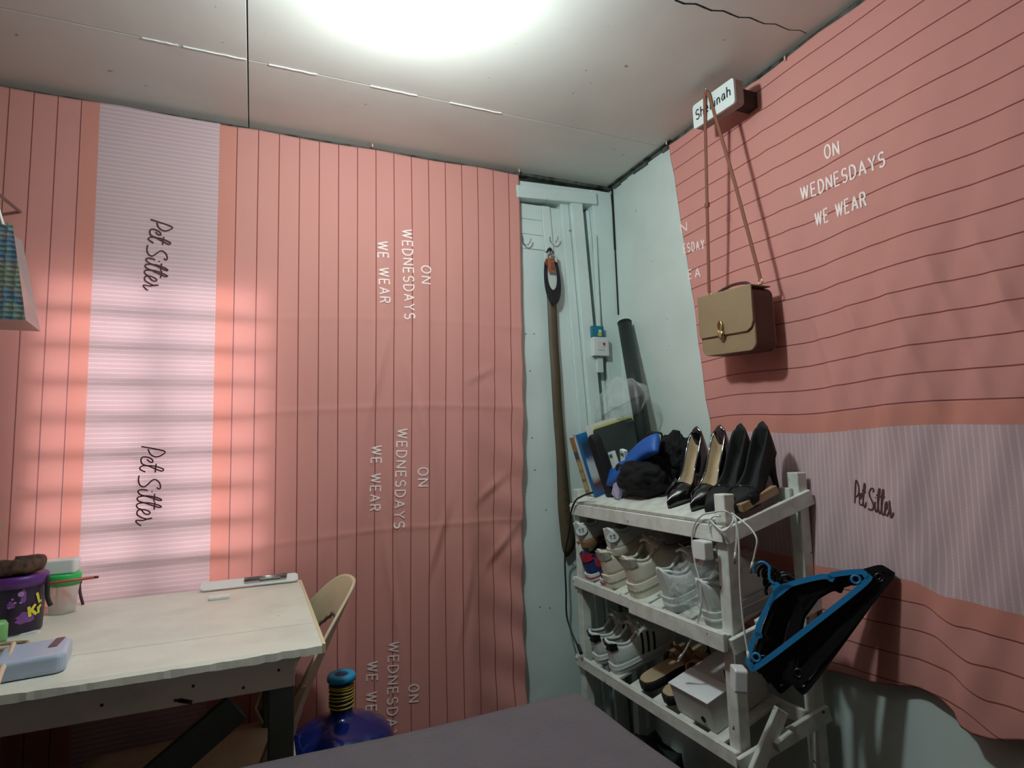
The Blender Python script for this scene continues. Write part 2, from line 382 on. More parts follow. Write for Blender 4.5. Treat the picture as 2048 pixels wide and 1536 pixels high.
struct('wall_front', B((XL-.1, YF-.08, 0), (XR+.1, YF, ZC+.01)), mat('brown_board_wall', (112, 92, 80)))
# louvred window behind the left curtain
wf = bmesh.new()
for x in (WX0, (WX0+WX1)/2, WX1): box(wf, (x-.012, YB-.003, WZ0), (x+.012, YB+.03, WZ1))
for z in (WZ0, WZ1): box(wf, (WX0-.012, YB-.003, z-.015), (WX1+.012, YB+.03, z+.015))
win = struct('window_1', wf, mat('aluminium_frame', (150, 150, 148), .4, metal=.6))
LGL = clear('louvre_glass', (200, 215, 215), .30, .3); nb = 9; sp_ = (WZ1-WZ0)/nb
bm = bmesh.new(); bm2 = bmesh.new()
for i in range(nb):
    z = WZ0+sp_*(i+.5); M = Matrix.Translation((0, YB+.02, z)) @ Matrix.Rotation(math.radians(28), 4, 'X')
    box(bm, (WX0+.012, -.0025, -.052), (WX1-.012, .0025, .052), M)
    box(bm2, (WX0+.006, YB-.026, z-sp_/2-.009), (WX1-.006, YB-.016, z-sp_/2+.009))
g_ = obj('louvre_blades', bm, LGL, win); g2 = obj('louvre_bars', bm2, mat('aluminium_frame', (150, 150, 148)), win)

# ---- white door, its frame and the boarded corner (all lean a little, as the old carpentry does)
def shear(o_x, z): return o_x+.052*(1.95-z)
def sbox(bm, x0, x1, y0, y1, z0, z1, rise=0):
    vs = []
    for x in (x0, x1):
        for y in (y0, y1):
            for z in (z0, z1): vs.append(bm.verts.new((shear(x, z), y, z+(rise if x == x1 else 0))))
    for f in ((0, 1, 3, 2), (4, 6, 7, 5), (0, 4, 5, 1), (2, 3, 7, 6), (0, 2, 6, 4), (1, 5, 7, 3)): bm.faces.new([vs[i] for i in f])
YD = 1.765
bm = bmesh.new(); sbox(bm, .700, .966, YD, YD+.03, .02, 1.922)
door = struct('door_1', bm, DOORPAINT, bevel=.0015, seg=1)
bm = bmesh.new(); sbox(bm, .893, .925, YD-.008, YD+.001, 1.76, 1.921); sbox(bm, .72, .893, YD-.004, YD+.001, 1.868, 1.921); sbox(bm, .72, .893, YD-.004, YD+.001, 1.815, 1.864); sbox(bm, .72, .893, YD-.004, YD+.001, 1.764, 1.811)
obj('panel_battens', bm, DOORPAINT, door, bevel=.002)
bm = bmesh.new()
sbox(bm, .966, .997, YD-.012, YD+.03, .0, 1.98); sbox(bm, .999, 1.045, YD-.028, YD+.03, .0, 1.965)
obj('door_jamb', bm, DOORPAINT, door, bevel=.003)
bm = bmesh.new(); sbox(bm, .79, 1.10, YD-.036, YD+.03, 1.925, 1.968, .018); sbox(bm, .79, 1.13, YD-.018, YD+.03, 1.972, 1.992, .012)
struct('trim_4', bm, DOORPAINT, bevel=.003)
bm = bmesh.new(); sbox(bm, 1.072, 1.086, YD-.004, YD+.03, 0, 1.93); sbox(bm, 1.088, 1.17, YD-.024, YD+.03, 0, 2.0)
struct('trim_5', bm, DOORPAINT, bevel=.003)
# dark gaps: corner line, ceiling edges
bm = bmesh.new(); pts = [(1224, 374), (1228, 420), (1233, 500), (1237, 560), (1243, 630)]
W3 = [at(*p, 'y', YD-.024) for p in pts]
for i, (p, q) in enumerate(zip(W3, W3[1:])): beam(bm, V((XR-.003, YD-.026, p.z)), V((XR-.003, YD-.026, q.z)), (.006, .007, .003, .003)[i], .004, V((0, 1, 0)))
struct('trim_6', bm, GAP)
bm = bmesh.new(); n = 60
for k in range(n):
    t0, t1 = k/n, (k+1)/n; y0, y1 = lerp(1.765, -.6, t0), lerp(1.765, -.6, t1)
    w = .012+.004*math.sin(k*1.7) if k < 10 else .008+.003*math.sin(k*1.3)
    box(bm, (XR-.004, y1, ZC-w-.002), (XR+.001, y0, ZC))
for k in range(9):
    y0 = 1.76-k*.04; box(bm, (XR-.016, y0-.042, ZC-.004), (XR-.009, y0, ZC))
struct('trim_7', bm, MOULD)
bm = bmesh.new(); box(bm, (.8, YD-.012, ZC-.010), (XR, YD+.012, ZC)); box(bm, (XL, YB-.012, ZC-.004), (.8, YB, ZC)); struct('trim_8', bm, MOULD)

# ================================================================== CURTAINS
YC = 1.735
def cx(px, py): return at(px, py, 'y', YC).x
E0, E1 = cx(201, 195), cx(440, 236)      # pink band edges at the top
XTR = cx(1037, 335)
def sbell(x, c, w): return math.exp(-((x-c)/w)**2)
def backfold(u, z):
    d = max(0, 2.0-z); a = min(1, d/1.2)
    y = .0022*math.sin(u*31+1.2*math.sin(z*2))*a+.0035*math.sin(u*13+z*1.3)*a
    # two long soft folds fanning down from the rail, belly at the bottom
    c1 = .38-.10*d; y += .016*a*sbell(u, c1, .035)+.0*u
    c2 = .44+.05*d; y += .018*a*sbell(u, c2, .045)
    c3 = .30-.02*d; y -= .012*a*sbell(u, c3, .06)
    c4 = .60+.02*math.sin(z*3); y += .015*a*sbell(u, c4, .045)
    # gathers along the hem side
    e = max(0, (u-.60)/.19); y += e*(.006*math.sin(z*42+u*25)*(1 if z < 1.5 else .3)+.012*math.sin(z*6.0+.5))*a*.8
    y += .012*smooth01((u-.70)/.09)*a
    # fine wrinkles: short slanted puckers and the soft press-marks of folded cloth
    for k, (uc, zc_, an, ln, am) in enumerate(((.33, 1.30, .25, .14, .0035), (.47, 1.18, -.3, .16, .004), (.66, 1.33, 1.1, .05, .003), (.70, .98, .9, .06, .004), (.73, .80, .7, .07, .005), (.60, .62, .2, .12, .004), (.20, .92, .1, .15, .003), (.38, .70, -.15, .18, .005), (.52, .84, .35, .12, .004))):
        du, dz = u-uc, z-zc_; al = du*math.sin(an)+dz*math.cos(an); ac = du*math.cos(an)-dz*math.sin(an)
        y += am*sbell(al, 0, ln)*(sbell(ac, 0, .012)-.6*sbell(ac, .022, .014))
    # left end
    y += .012*smooth01((-.42-u)/.3)*math.sin(z*5)*.5*a
    # creases across
    for zc, w, h in ((1.21, .008, .002), (.86, .006, .002), (1.47, .008, .0012)): y += h*sbell(z, zc+.02*math.sin(u*3), w)*(1 if u > 0 else .4)
    return y
def back_surf(u, z, lift=0):
    x = u-.035*smooth01((2.0-z)/1.6)*smooth01((u-.1)/.6)
    return V((x, YC-backfold(u, z)-.0012*(lift > -1)*(1 if lift >= 0 else 0)-lift, z))
U0, U1, Z0, Z1 = -1.40, XTR, .14, 2.012
def topz(u): return 2.012-.004*abs(math.sin(u*9.5))-.003*(u > E1)
def bpt(a, b):
    u = lerp(U0, U1, a); z = lerp(Z0, topz(u), b); p = back_surf(u, z, -2); x = p.x
    return V((x, YC-backfold(u, z), z))
def buv(a, b):
    u = lerp(U0, U1, a); z = lerp(Z0, topz(u), b)
    if u < E0: return (E0+(u-E0)*1.12, z)
    return (u, z)
CL = cloth_mat('striped_curtain_cloth', E0, E1, 0)
cur = sheet_obj('curtain', grid(bpt, 440, 300, buv), CL, solid=.0008)
tag(cur, 'large salmon striped cloth curtain with wide pink band covering the back wall and window', 'curtain', 'striped cloth curtains')
def bsurf(a, b, lift=0):
    p = back_surf(a, b); return V((p.x, p.y-.0010-lift, p.z))
def word(text, pa, pb, cap, surf, conv, w, m, parent, name='printed_text', gap=.34, up=None, label=None):
    for wd, qa, qb in words(text, conv(*pa), conv(*pb), gap): o = obj(name, text_mesh(wd, qa, qb, cap, surf, w, gap, up), m, parent)
    if label: o['label'] = label
    return o
def cb(px, py):
    p = at(px, py, 'y', YC-.003); x = p.x
    # undo the slight pull of the cloth so that the mark sits where it is seen
    x += .035*smooth01((2.0-p.z)/1.6)*smooth01((x-.1)/.6)
    return (x, p.z)
# rotated lettering: text runs down the cloth, capitals towards +x
for a, b, t, cap in (((842, 532), (842, 567), 'ON', .030), ((804, 459), (809, 638), 'WEDNESDAYS', .030), ((755, 483), (760, 605), 'WE WEAR', .030),
                     ((835, 936), (835, 972), 'ON', .030), ((795, 858), (789, 1056), 'WEDNESDAYS', .030), ((744, 892), (741, 1022), 'WE WEAR', .030),
                     ((819, 1370), (818, 1404), 'ON', .030), ((779, 1286), (775, 1500), 'WEDNESDAYS', .030), ((737, 1328), (733, 1470), 'WE WEAR', .030)):
    word(t, a, b, cap, bsurf, cb, .0042, TEXTW, cur)
for a, b in (((301, 438), (287, 579)), ((282, 893), (272, 1052))):
    p0, p1 = cb(*a), cb(*b); k = (p0[1]-p1[1])/1195
    obj('printed_text', stroke_mesh(script_lines(p0, p1, k*1.0), bsurf, .0034), TEXTD, cur)

# right-hand curtain
XC = 1.160
RB = [at(px, py, 'x', XC-.004) for px, py in ((1600, 1322), (1640, 1332), (1714, 1354), (1809, 1366), (1854, 1387), (1889, 1411), (1901, 1436), (1925, 1451), (1966, 1463), (2048, 1475))]
_by = [p.y for p in RB][::-1]; _bz = [p.z for p in RB][::-1]
_by = [-.9, -.2]+_by+[1.30, 1.5]; _bz = [.62, .60]+_bz+[.60, .60]
def ridge(y, z):    # diagonal fold from the middle down to the drooping hem
    yc = .83-.16*(1.08-z)/.45 if z < 1.08 else .83+.3*(z-1.08)
    return yc
def rightfold(y, z):
    d = max(0, 2.0-z); a = min(1, d/.9)
    x = .004*math.sin(y*19+z*4)*a+.003*math.sin(y*41+z*7)*a+.0012*math.sin(y*90+z*33)*a
    yc = ridge(y, z); low = smooth01((1.12-z)/.35)
    x += low*.022*smooth01((y-yc+.05)/.06)*math.exp(-max(0, y-yc-.03)/.10)
    x += .006*low*sbell(y, 1.0, .05)
    # diagonal drags under the seams
    for k in range(5):
        yk = .98-.09*k-(1.5-z)*.28; x += .0035*smooth01((1.55-z)/.2)*smooth01((z-1.05)/.1)*sbell(y, yk, .014)*1.5
    x += .004*sbell(y, 1.02-.2*(1.75-z), .02)*smooth01((z-1.5)/.1)
    x += .006*smooth01((y-1.27)/.1)*a
    # heavy ripple at the top edge
    x += .0015*math.sin(y*22)*smooth01((z-1.85)/.15)
    return x
_lg = [at(px, py, 'x', XC-.006) for px, py in ((1333, 279), (1338, 318), (1346, 352), (1351, 386), (1356, 419), (1361, 455), (1369, 500), (1376, 545), (1387, 610), (1399, 722), (1407, 798), (1415, 850))][::-1]
def ledge(z): return interp([.5]+[p.z for p in _lg], [1.36]+[p.y for p in _lg], z)
def rpos(a, b):
    y = lerp(-.75, 1.39, a); z0 = interp(_by, _bz, y); z = lerp(z0, 2.012-.005*abs(math.sin(y*11)), b)
    y = lerp(-.75, ledge(z), a); return y, z
def rpt(a, b):
    y, z = rpos(a, b); return V((XC-rightfold(y, z), y, z))
def rlevel(y, z):
    yc = ridge(y, z); low = smooth01((1.0-z)/.3)
    s = z+.034*low*(1-smooth01((y-yc+.045)/.05))*0+.0
    s += low*.030*smooth01((y-yc+.02)/.05)*-1+low*.012
    return s+.004*math.sin(y*14+.6)*smooth01((1.9-z)/.3)-.006*smooth01((y-1.0)/.3)*smooth01((1.3-z)/.2)
def ruv(a, b):
    y, z = rpos(a, b); return (rlevel(y, z), y)
CR = cloth_mat('striped_curtain_cloth_side', .812, 1.115, 0)
cur2 = sheet_obj('curtain', grid(rpt, 460, 300, ruv), CR, solid=.0008)
tag(cur2, 'salmon cloth curtain with level stripes hanging behind the brown bag and shoe rack', 'curtain', 'striped cloth curtains')
def rs(a, b, lift=0): return V((XC-rightfold(a, b)-.0014-lift, a, b))
def cr(px, py): p = at(px, py, 'x', XC-.003); return (p.y, p.z)
def rword(t, a, b, cap, m=TEXTW, gap=.34):
    p0, p1 = cr(*a), cr(*b); d = Vector(p1)-Vector(p0); d.normalize(); up = Vector((0, 1))
    for wd, qa, qb in words(t, p0, p1, gap): obj('printed_text', text_mesh(wd, qa, qb, cap, rs, .0042, gap, up), m, cur2)
rword('ON', (1648, 317), (1677, 308), .030); rword('WEDNESDAYS', (1602, 400), (1769, 331), .030); rword('WE WEAR', (1629, 452), (1731, 411), .030)
rword('N', (1362, 466), (1374, 461), .026); rword('ESDAY', (1368, 506), (1408, 497), .026, gap=.45); rword('EA', (1378, 558), (1400, 553), .026, gap=.5)
p0, p1 = cr(1712, 1006), cr(1796, 1034)
L2 = []
for s in SCR:
    q = catmull([V((c[1], c[0], 0)) for c in s], 4) if len(s) > 2 else [V((c[1], c[0], 0)) for c in s]
    d = Vector(p1)-Vector(p0); L2.append([Vector(p0)+d*((c.x-160)/1195)+Vector((0, 1))*((c.y-lerp(430, 335, (c.x-160)/1195))*.00015) for c in q])
obj('printed_text', stroke_mesh(L2, rs, .0032), TEXTD, cur2)
# pins that hold the cloth
for i, (px, py, pl) in enumerate(((1570, 116, 'x'), (1038, 340, 'y'), (1333, 284, 'x'), (745, 288, 'y'))):
    p = at(px, py, pl, (XC-.006) if pl == 'x' else YC-.006); p.z = min(p.z, ZC-.008)
    d = V((-1, 0, 0)) if pl == 'x' else V((0, -1, 0))
    o = obj('nail', TU([p+V((0, 0, .005)), p-V((0, 0, .001))+d*.001, p-V((0, 0, .006))], .0022, 6, 2), mat('pin_shell', (236, 196, 160), .4))
    tag(o, ('pale pin holding the top hem of the right curtain near the ceiling', 'pale pin at the right top corner of the back curtain', 'pale pin at the left top corner of the right curtain', 'pale pin halfway along the top hem of the back curtain')[i], 'pin')

# ================================================================== LAMP
t = thing('ceiling_lamp', 'round white bulb in a socket under the plywood ceiling', 'lamp', LAMP_POS)
bm = bmesh.new(); lathe(bm, [(.0, -.034), (.016, -.031), (.027, -.020), (.031, -.004), (.028, .012), (.020, .026), (.016, .034)], k=24)
EM = bpy.data.materials.new('lit_bulb'); EM.use_nodes = True
_b = EM.node_tree.nodes['Principled BSDF']; _b.inputs['Emission Color'].default_value = (.85, 1, .96, 1); _b.inputs['Emission Strength'].default_value = 30; _b.inputs['Base Color'].default_value = (1, 1, 1, 1)
bulb = obj('bulb', bm, EM, t, smooth=True); 
lo.location = LAMP_POS-V((0, 0, .045))
bm = bmesh.new(); lathe(bm, [(.018, .034), (.024, .036), (.024, .060), (.045, .064), (.048, ZC-LAMP_POS.z-.001)], k=24); obj('socket', bm, PLW, t, smooth=True)

# ================================================================== DESK, with what lies on it
HD = .77
desk = thing('desk', 'worn white painted wooden desk standing against the striped curtain', 'desk', (-.5, 1.4, 0))
bm = bmesh.new()   # two boards with a chipped front edge
def slab(bm, x0, x1, y0, y1, z0, z1, rough_front=0, n=60):
    rows = []
    for i in range(n+1):
        x = lerp(x0, x1, i/n); j = rough_front*(.6*(random.random()-.5)+.5*math.sin(x*9)+.3*math.sin(x*31))
        rows.append([bm.verts.new(p) for p in ((x, y0+j, z0+abs(j)), (x, y0+rough_front*.5+j, z1-.003+j*.4), (x, y0+.006+rough_front, z1), (x, y1, z1), (x, y1, z0))])
    for a, b in zip(rows, rows[1:]):
        for k in range(5): bm.faces.new((a[k], b[k], b[(k+1) % 5], a[(k+1) % 5]))
    bm.faces.new(rows[0]); bm.faces.new(rows[-1][::-1])
slab(bm, -1.35, .114, 1.118, 1.268, HD-.016, HD, .003, 160); box(bm, (-1.35, 1.2695, HD-.016), (.114, 1.712, HD))
obj('tabletop', bm, DESKP, desk, w=1)
obj('end_strip', B((.1145, 1.128, HD-.018), (.121, 1.712, HD-.001)), mat('cream_edge_wood', (214, 196, 160), .6), desk, w=1, bevel=.001)
obj('apron', B((-1.30, 1.146, .70), (.072, 1.164, HD-.0165)), DESKF, desk, w=1, bevel=.002)
obj('apron', B((-1.30, 1.66, .70), (.072, 1.676, HD-.0165)), DESKF, desk, w=1)
for x, y in ((.030, 1.166), (.030, 1.622), (-1.28, 1.166), (-1.28, 1.622)): obj('leg', B((x, y, 0), (x+.042, y+.036, HD-.0165)), DESKL, desk, w=1, bevel=.003)
bm = bmesh.new(); beam(bm, (-.9, 1.20, .02), (-.02, 1.21, .66), .05, .02, (0, 1, 0)); obj('brace', bm, DESKL, desk, w=1)
RN = mat('rusty_nail', (60, 44, 36), .8)
for x, z in ((-.085, .728), (.045, .731), (-.21, .722), (-.01, .712), (.06, .752)): obj('nail_head', lathe(bmesh.new(), [(.0026, 0), (.0026, .001)], k=8, M=Matrix.Translation((x, 1.1465, z)) @ Matrix.Rotation(PI/2, 4, 'X')), RN, desk, w=1)
bm = bmesh.new(); beam(bm, (-.105, 1.1452, .710), (-.086, 1.1452, .703), .002, .006, (0, 0, 1)); beam(bm, (-.092, 1.1452, .706), (-.112, 1.1452, .711), .002, .004, (0, 0, 1))
obj('chipped_mark', bm, RN, desk, w=1)

bm = bmesh.new(); bmesh.ops.create_icosphere(bm, subdivisions=4, radius=1)  # made-up dark shape added so the space under the desk reads as deep shade
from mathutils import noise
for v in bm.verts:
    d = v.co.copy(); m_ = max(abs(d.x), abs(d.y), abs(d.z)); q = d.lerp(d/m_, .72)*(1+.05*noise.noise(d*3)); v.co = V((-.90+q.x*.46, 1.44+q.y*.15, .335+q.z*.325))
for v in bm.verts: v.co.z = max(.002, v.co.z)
tag(obj('underdesk_dummy', bm, mat('near_black_dummy', (24, 22, 24), .95), smooth=True), 'large dark sack added to deepen the shade under the desk', 'dummy')

# clipboard leaning on the back edge
t = thing('clipboard', 'white clipboard with steel clip lying along the back edge of the desk', 'clipboard', (0, 1.69, HD))
pA, pB = at(425, 1200, 'z', HD+.006), at(606, 1178, 'z', HD+.006)
pts = rrect(.235, .05, .012)
M = Matrix.Translation((-.002, 1.690, HD+.010)) @ Matrix.Rotation(math.radians(24), 4, 'X')
bm = bmesh.new(); prism(bm, rrect(.225, .034, .010), (0, 0, 0), (1, 0, 0), (0, 1, 0), .003); bm.transform(M); obj('board', bm, mat('white_board', (228, 230, 226), .4), t, w=1)
bm = bmesh.new(); prism(bm, rrect(.10, .020, .005), (.035, 0, .003), (1, 0, 0), (0, 1, 0), .004); tube(bm, [V((-.015, .004, .009)), V((.086, .004, .009))], .004, 8); prism(bm, rrect(.05, .010, .003), (.045, -.002, .007), (1, 0, 0), (0, 1, 0), .003); bm.transform(M); obj('clip', bm, METAL, t, w=1)
p = at(450, 1195, 'z', HD)
bm = bmesh.new(); prism(bm, rrect(.045, .03, .004), (p.x-.012, p.y-.004, HD+.0005), (1, 0, 0), (0, 1, 0), .006)
tag(obj('eraser', bm, mat('white_rubber', (232, 230, 224), .6), bevel=.001), 'small white block lying at the left end of the clipboard', 'eraser')

# plastic chair pushed in at the end of the desk
CH = mat('cream_plastic', (206, 192, 158), .45, var=.12, vscale=18, bump=.1)
t = thing('plastic_chair', 'cream plastic chair with oval cut-out backrest pushed in at the desk end', 'chair', (.05, 1.46, 0))
def backpt(s, v):      # s -1..1 across (y), v 0..1 up
    y = 1.46+.205*s*(1-.10*(1-v)); z = .50+.315*v-.05*abs(s)**3*v-.0*s
    x = .085+.115*v-.085*s*s*(.6+.4*v)+.02*v*v
    return V((x, y, z))
bm = bmesh.new(); nu, nv = 40, 30; gv = {}
def rim(s): return 1-.34*abs(s)**3.2
def inhole(s, v): return ((s*1.0)/.58)**2+((v-.34)/.37)**2 < 1
def bp2(s, v): p = backpt(s, v*rim(s)); return p
for i in range(nu+1):
    for j in range(nv+1): gv[i, j] = bm.verts.new(bp2(-1+2*i/nu, j/nv))
for i in range(nu):
    for j in range(nv):
        s, v = -1+2*(i+.5)/nu, (j+.5)/nv
        if inhole(s, v): continue
        f = bm.faces.new((gv[i, j], gv[i+1, j], gv[i+1, j+1], gv[i, j+1])); f.smooth = True
for v in list(bm.verts):
    if not v.link_faces: bm.verts.remove(v)
for k in range(3): bmesh.ops.smooth_vert(bm, verts=[v for v in bm.verts if v.is_boundary], factor=.5, use_axis_x=True, use_axis_y=True, use_axis_z=True)
obj('backrest', bm, CH, t, w=1, solid=.006, smooth=True)
bm = grid(lambda a, b: V((lerp(-.33, .095, a), 1.46+lerp(-.2, .2, b), .43+.012*(2*b-1)**2+.01*a+.0)), 14, 14); obj('seat', bm, CH, t, w=1, solid=.006)
for sy in (-1, 1):
    bm = bmesh.new(); top = [bp2(sy, 1), bp2(sy, .5), bp2(sy, 0)]
    rows = [(top[0]+V((-.002, 0, -.02)), .010), (top[1]+V((-.004, 0, 0)), .030), (top[2]+V((0, 0, 0)), .046), (V((.112-.02*(sy > 0), 1.46+sy*.20, .38)), .050), (V((.125-.045*(sy > 0), 1.46+sy*.205, 0)), .040)]
    prev = None
    for p_, w_ in rows:
        r_ = [bm.verts.new(p_+V(q)) for q in ((-w_/2, 0, 0), (-w_/2, -sy*.026, 0), (-w_/2+.004, -sy*.026, 0), (-w_/2+.004, -sy*.004, 0), (w_/2-.004, -sy*.004, 0), (w_/2-.004, -sy*.026, 0), (w_/2, -sy*.026, 0), (w_/2, 0, 0))]
        if prev:
            for k in range(8): bm.faces.new((prev[k], r_[k], r_[(k+1) % 8], prev[(k+1) % 8]))
        else: bm.faces.new(r_)
        prev = r_
    bm.faces.new(prev[::-1]); obj('leg', bm, CH, t, w=1)
    bm = bmesh.new(); beam(bm, (-.31, 1.46+sy*.19, .43), (-.35, 1.46+sy*.215, 0), .04, .03); obj('leg', bm, CH, t, w=1)

# water jug
J = (.205, 1.57)
t = thing('water_jug', 'blue plastic water jug with light blue cap and yellow bands round its neck', 'jug', (J[0], J[1], 0))
bm = bmesh.new(); lathe(bm, [(.115, 0), (.125, .012), (.125, .10), (.120, .115), (.125, .13), (.125, .25), (.120, .265), (.126, .28), (.128, .375), (.126, .405), (.110, .432), (.078, .450), (.045, .460), (.030, .466), (.0265, .475), (.0265, .562)], c=(J[0], J[1], 0), k=48)
JB = mat('blue_jug_plastic', (14, 32, 100), .12, spec=.5, coat=.25)
obj('bottle', bm, JB, t, w=1, smooth=True)
bm = bmesh.new(); lathe(bm, [(.030, .546), (.034, .548), (.034, .558), (.031, .563), (.020, .5635), (.012, .560), (.0, .5595)], c=(J[0], J[1], 0), k=40); obj('cap', bm, mat('cyan_cap', (40, 160, 206), .35), t, w=1)
for i in range(7):
    z = .490+i*.0078+.001*(i % 3); q = [V((J[0]+.0285*math.cos(a*PI/12), J[1]+.0285*math.sin(a*PI/12), z+.0016*math.sin(a*PI/12+i))) for a in range(24)]
    obj('rubber_band', tube(bmesh.new(), q, .0019, 6, closed=True), mat('yellow_rubber', (176, 158, 40), .6), t, w=1)

# bed
bm = bmesh.new(); BX1, BY1, BZ = .612, 1.095, .62
def bedpt(a, b):
    x = lerp(-1.44, BX1, a); y = lerp(-1.29, BY1, b)
    ex, ey = max(0, x-(BX1-.03))/.03, max(0, y-(BY1-.03))/.03; e = min(1, math.hypot(ex, ey))
    z = BZ-.030*(1-math.sqrt(max(0, 1-e*e)))+.0018*math.sin(x*13+y*7)+.0012*math.sin(y*23-x*5)
    return V((x+.004*math.sin(y*5), y+.004*math.sin(x*4), z))
gp = grid(bedpt, 90, 90)
gp.verts.ensure_lookup_table()
me_edges = [e for e in gp.edges if e.is_boundary]
r_ = bmesh.ops.extrude_edge_only(gp, edges=me_edges)
for v in r_['geom']:
    if isinstance(v, bmesh.types.BMVert): v.co.z = .40
t = thing('bed', 'low bed with a charcoal grey sheet in the foreground beside the shoe rack', 'bed', (-.4, 0, 0))
obj('mattress', gp, BED, t, w=1, smooth=True)
obj('bed_frame', B((-1.44, -1.28, .30), (BX1-.02, BY1-.02, .399)), mat('dark_wood', (52, 42, 38), .7), t, w=1, bevel=.004)
for x, y in ((BX1-.09, BY1-.09), (BX1-.09, -1.2), (-1.40, BY1-.09), (-1.40, -1.2)): obj('leg', B((x, y, 0), (x+.06, y+.06, .30)), mat('dark_wood', (52, 42, 38)), t, w=1)

# ---- small things on the left of the desk
PUR = mat('purple_plastic', (92, 44, 120), .35); PUD = mat('dark_purple_print', (44, 20, 58), .4)
K = (-.425, 1.50)
t = thing('bucket', 'purple printed plastic bucket with yellow lettering on the left of the desk', 'bucket', (K[0], K[1], HD))
bm = bmesh.new(); lathe(bm, [(.040, .001), (.044, .003), (.0475, .098), (.0475, .10)], k=40); obj('pail', bm, PUD, t, smooth=True)
bm = bmesh.new(); lathe(bm, [(.0478, .088), (.0515, .089), (.0518, .108), (.049, .110), (.0478, .110)], k=40); obj('rim', bm, PUR, t, smooth=True)
def pailpt(a, z, lift=.0007):      # a: metres round the pail, 0 faces the room (-y), positive to the right
    r = lerp(.044, .0475, z/.098)+lift; th = -PI/2+a/.046; return V((r*math.cos(th), r*math.sin(th), z))
bm = bmesh.new()
def swirl(pts, bm):
    vs = [bm.verts.new(pailpt(*p, .0006)) for p in pts]; bm.faces.new(vs)
for a0, z0, w0, h0 in ((.014, .02, .030, .022), (.0, .052, .012, .014), (.02, .058, .008, .03), (-.02, .015, .02, .01)):
    vs = [pailpt(a0+w0/2+w0/2*math.cos(k*PI/8)*(1+.2*math.sin(3*k)), z0+h0/2+h0/2*math.sin(k*PI/8)*(1+.25*math.cos(5*k))) for k in range(16)]
    c = bm.verts.new(pailpt(a0+w0/2, z0+h0/2, .0009)); vv = [bm.verts.new(v) for v in vs]
    for k in range(16): bm.faces.new((c, vv[k], vv[(k+1) % 16]))
obj('printed_pattern', bm, mat('violet_print', (128, 74, 150), .4), t)
bm = bmesh.new()
for a0, z0, r0 in ((.020, .078, .005), (.008, .070, .002), (.012, .063, .0022), (.020, .062, .002), (.004, .055, .002)):
    vv = [bm.verts.new(pailpt(a0+r0*math.cos(k*PI/5), z0+r0*math.sin(k*PI/5), .0011)) for k in range(10)]; bm.faces.new(vv)
obj('printed_bubbles', bm, mat('pale_violet_print', (170, 130, 180), .4), t)
bm = bmesh.new(); psurf = lambda a, z, l=0: pailpt(a, z, .0018+l)
text_mesh('L', (.052, .056), (.058, .058), .020, psurf, .005, bm=bm); text_mesh('Kr', (.036, .032), (.060, .036), .020, psurf, .0055, gap=.2, bm=bm)
obj('printed_text', bm, mat('yellow_print', (226, 214, 70), .5), t)
bm = bmesh.new(); q = catmull([V((.050, -.008, .104)), V((.053, -.012, .085)), V((.055, -.016, .062)), V((.062, -.020, .046))], 5)
tube(bm, q, .0042, 8, flat=.5); obj('handle', bm, mat('dark_green_strap', (36, 40, 26), .6), t)
bm = bmesh.new()
def pz(a, b):
    th = 2*PI*a; r = .051*math.sin(PI*b)**.14; return V((K[0]-.005+r*math.cos(th)*1.0, K[1]-.0+r*math.sin(th)*.95, HD+.111+.026*(1-math.cos(PI*b))/2+.005*math.cos(th)+.0015*math.sin(th*9)+.002*math.sin(th*3)))
bm = grid(pz, 40, 12)
tag(obj('makeup_pouch', bm, mat('brown_leopard_fabric', (92, 62, 46), .8, col2=(24, 18, 16), vscale=60, bump=.3), smooth=True), 'brown and black mottled soft pouch resting on top of the purple bucket', 'pouch')
# container with green lid
p = at(122, 1226, 'z', HD); G_ = (p.x+.002, p.y)
t = thing('plastic_tub', 'clear plastic tub with a green lid behind the purple bucket', 'tub', (G_[0], G_[1], HD))
bm = bmesh.new(); lathe(bm, [(.021, .001), (.024, .003), (.029, .058), (.029, .060)], k=32); obj('cup', bm, clear('frosted_clear_plastic', (225, 232, 228), .45, .3), t, smooth=True)
bm = bmesh.new(); lathe(bm, [(.0275, .060), (.031, .061), (.033, .082), (.031, .085), (.0, .085)], k=32); obj('lid', bm, mat('green_lid', (52, 190, 96), .4), t, smooth=True)
bm = bmesh.new(); prism(bm, rrect(.060, .045, .008), (G_[0]-.004, G_[1], HD+.0855), (1, 0, 0), (0, 1, 0), .030)
tag(obj('white_box', bm, PLW, bevel=.003), 'small white rounded plastic case sitting on the green lidded tub', 'case')
pa, pb = at(100, 1166, 'y', 1.585), at(196, 1154, 'y', 1.585)
bm = bmesh.new(); tube(bm, [pa-V((.03, 0, .002)), pb-V((.006, 0, 0))], .0034, 6); PN = thing('pencil', 'red pencil poking out sideways above the green lidded tub', 'pencil', pa); obj('shaft', bm, mat('red_lacquer', (190, 92, 78), .4), PN, w=1)
bm = bmesh.new(); tube(bm, [pb-V((.006, 0, 0)), pb+V((.001, 0, 0))], .0030, 6); obj('tip', bm, mat('dark_graphite', (90, 60, 60), .5), PN, w=1)
pa, pb = at(166, 1209, 'z', HD+.001), at(159, 1164, 'y', 1.703)
bm = TU([pa, pa.lerp(pb, .5)+V((-.002, 0, 0)), pb], .0030, 8, 4); lathe(bm, [(0, -.006), (.005, -.003), (.005, .003), (0, .006)], k=10, M=Matrix.Translation(pb))
tag(obj('lip_brush', bm, mat('maroon_plastic', (70, 24, 38), .5)), 'thin dark maroon stick leaning against the pink band of the curtain', 'brush')
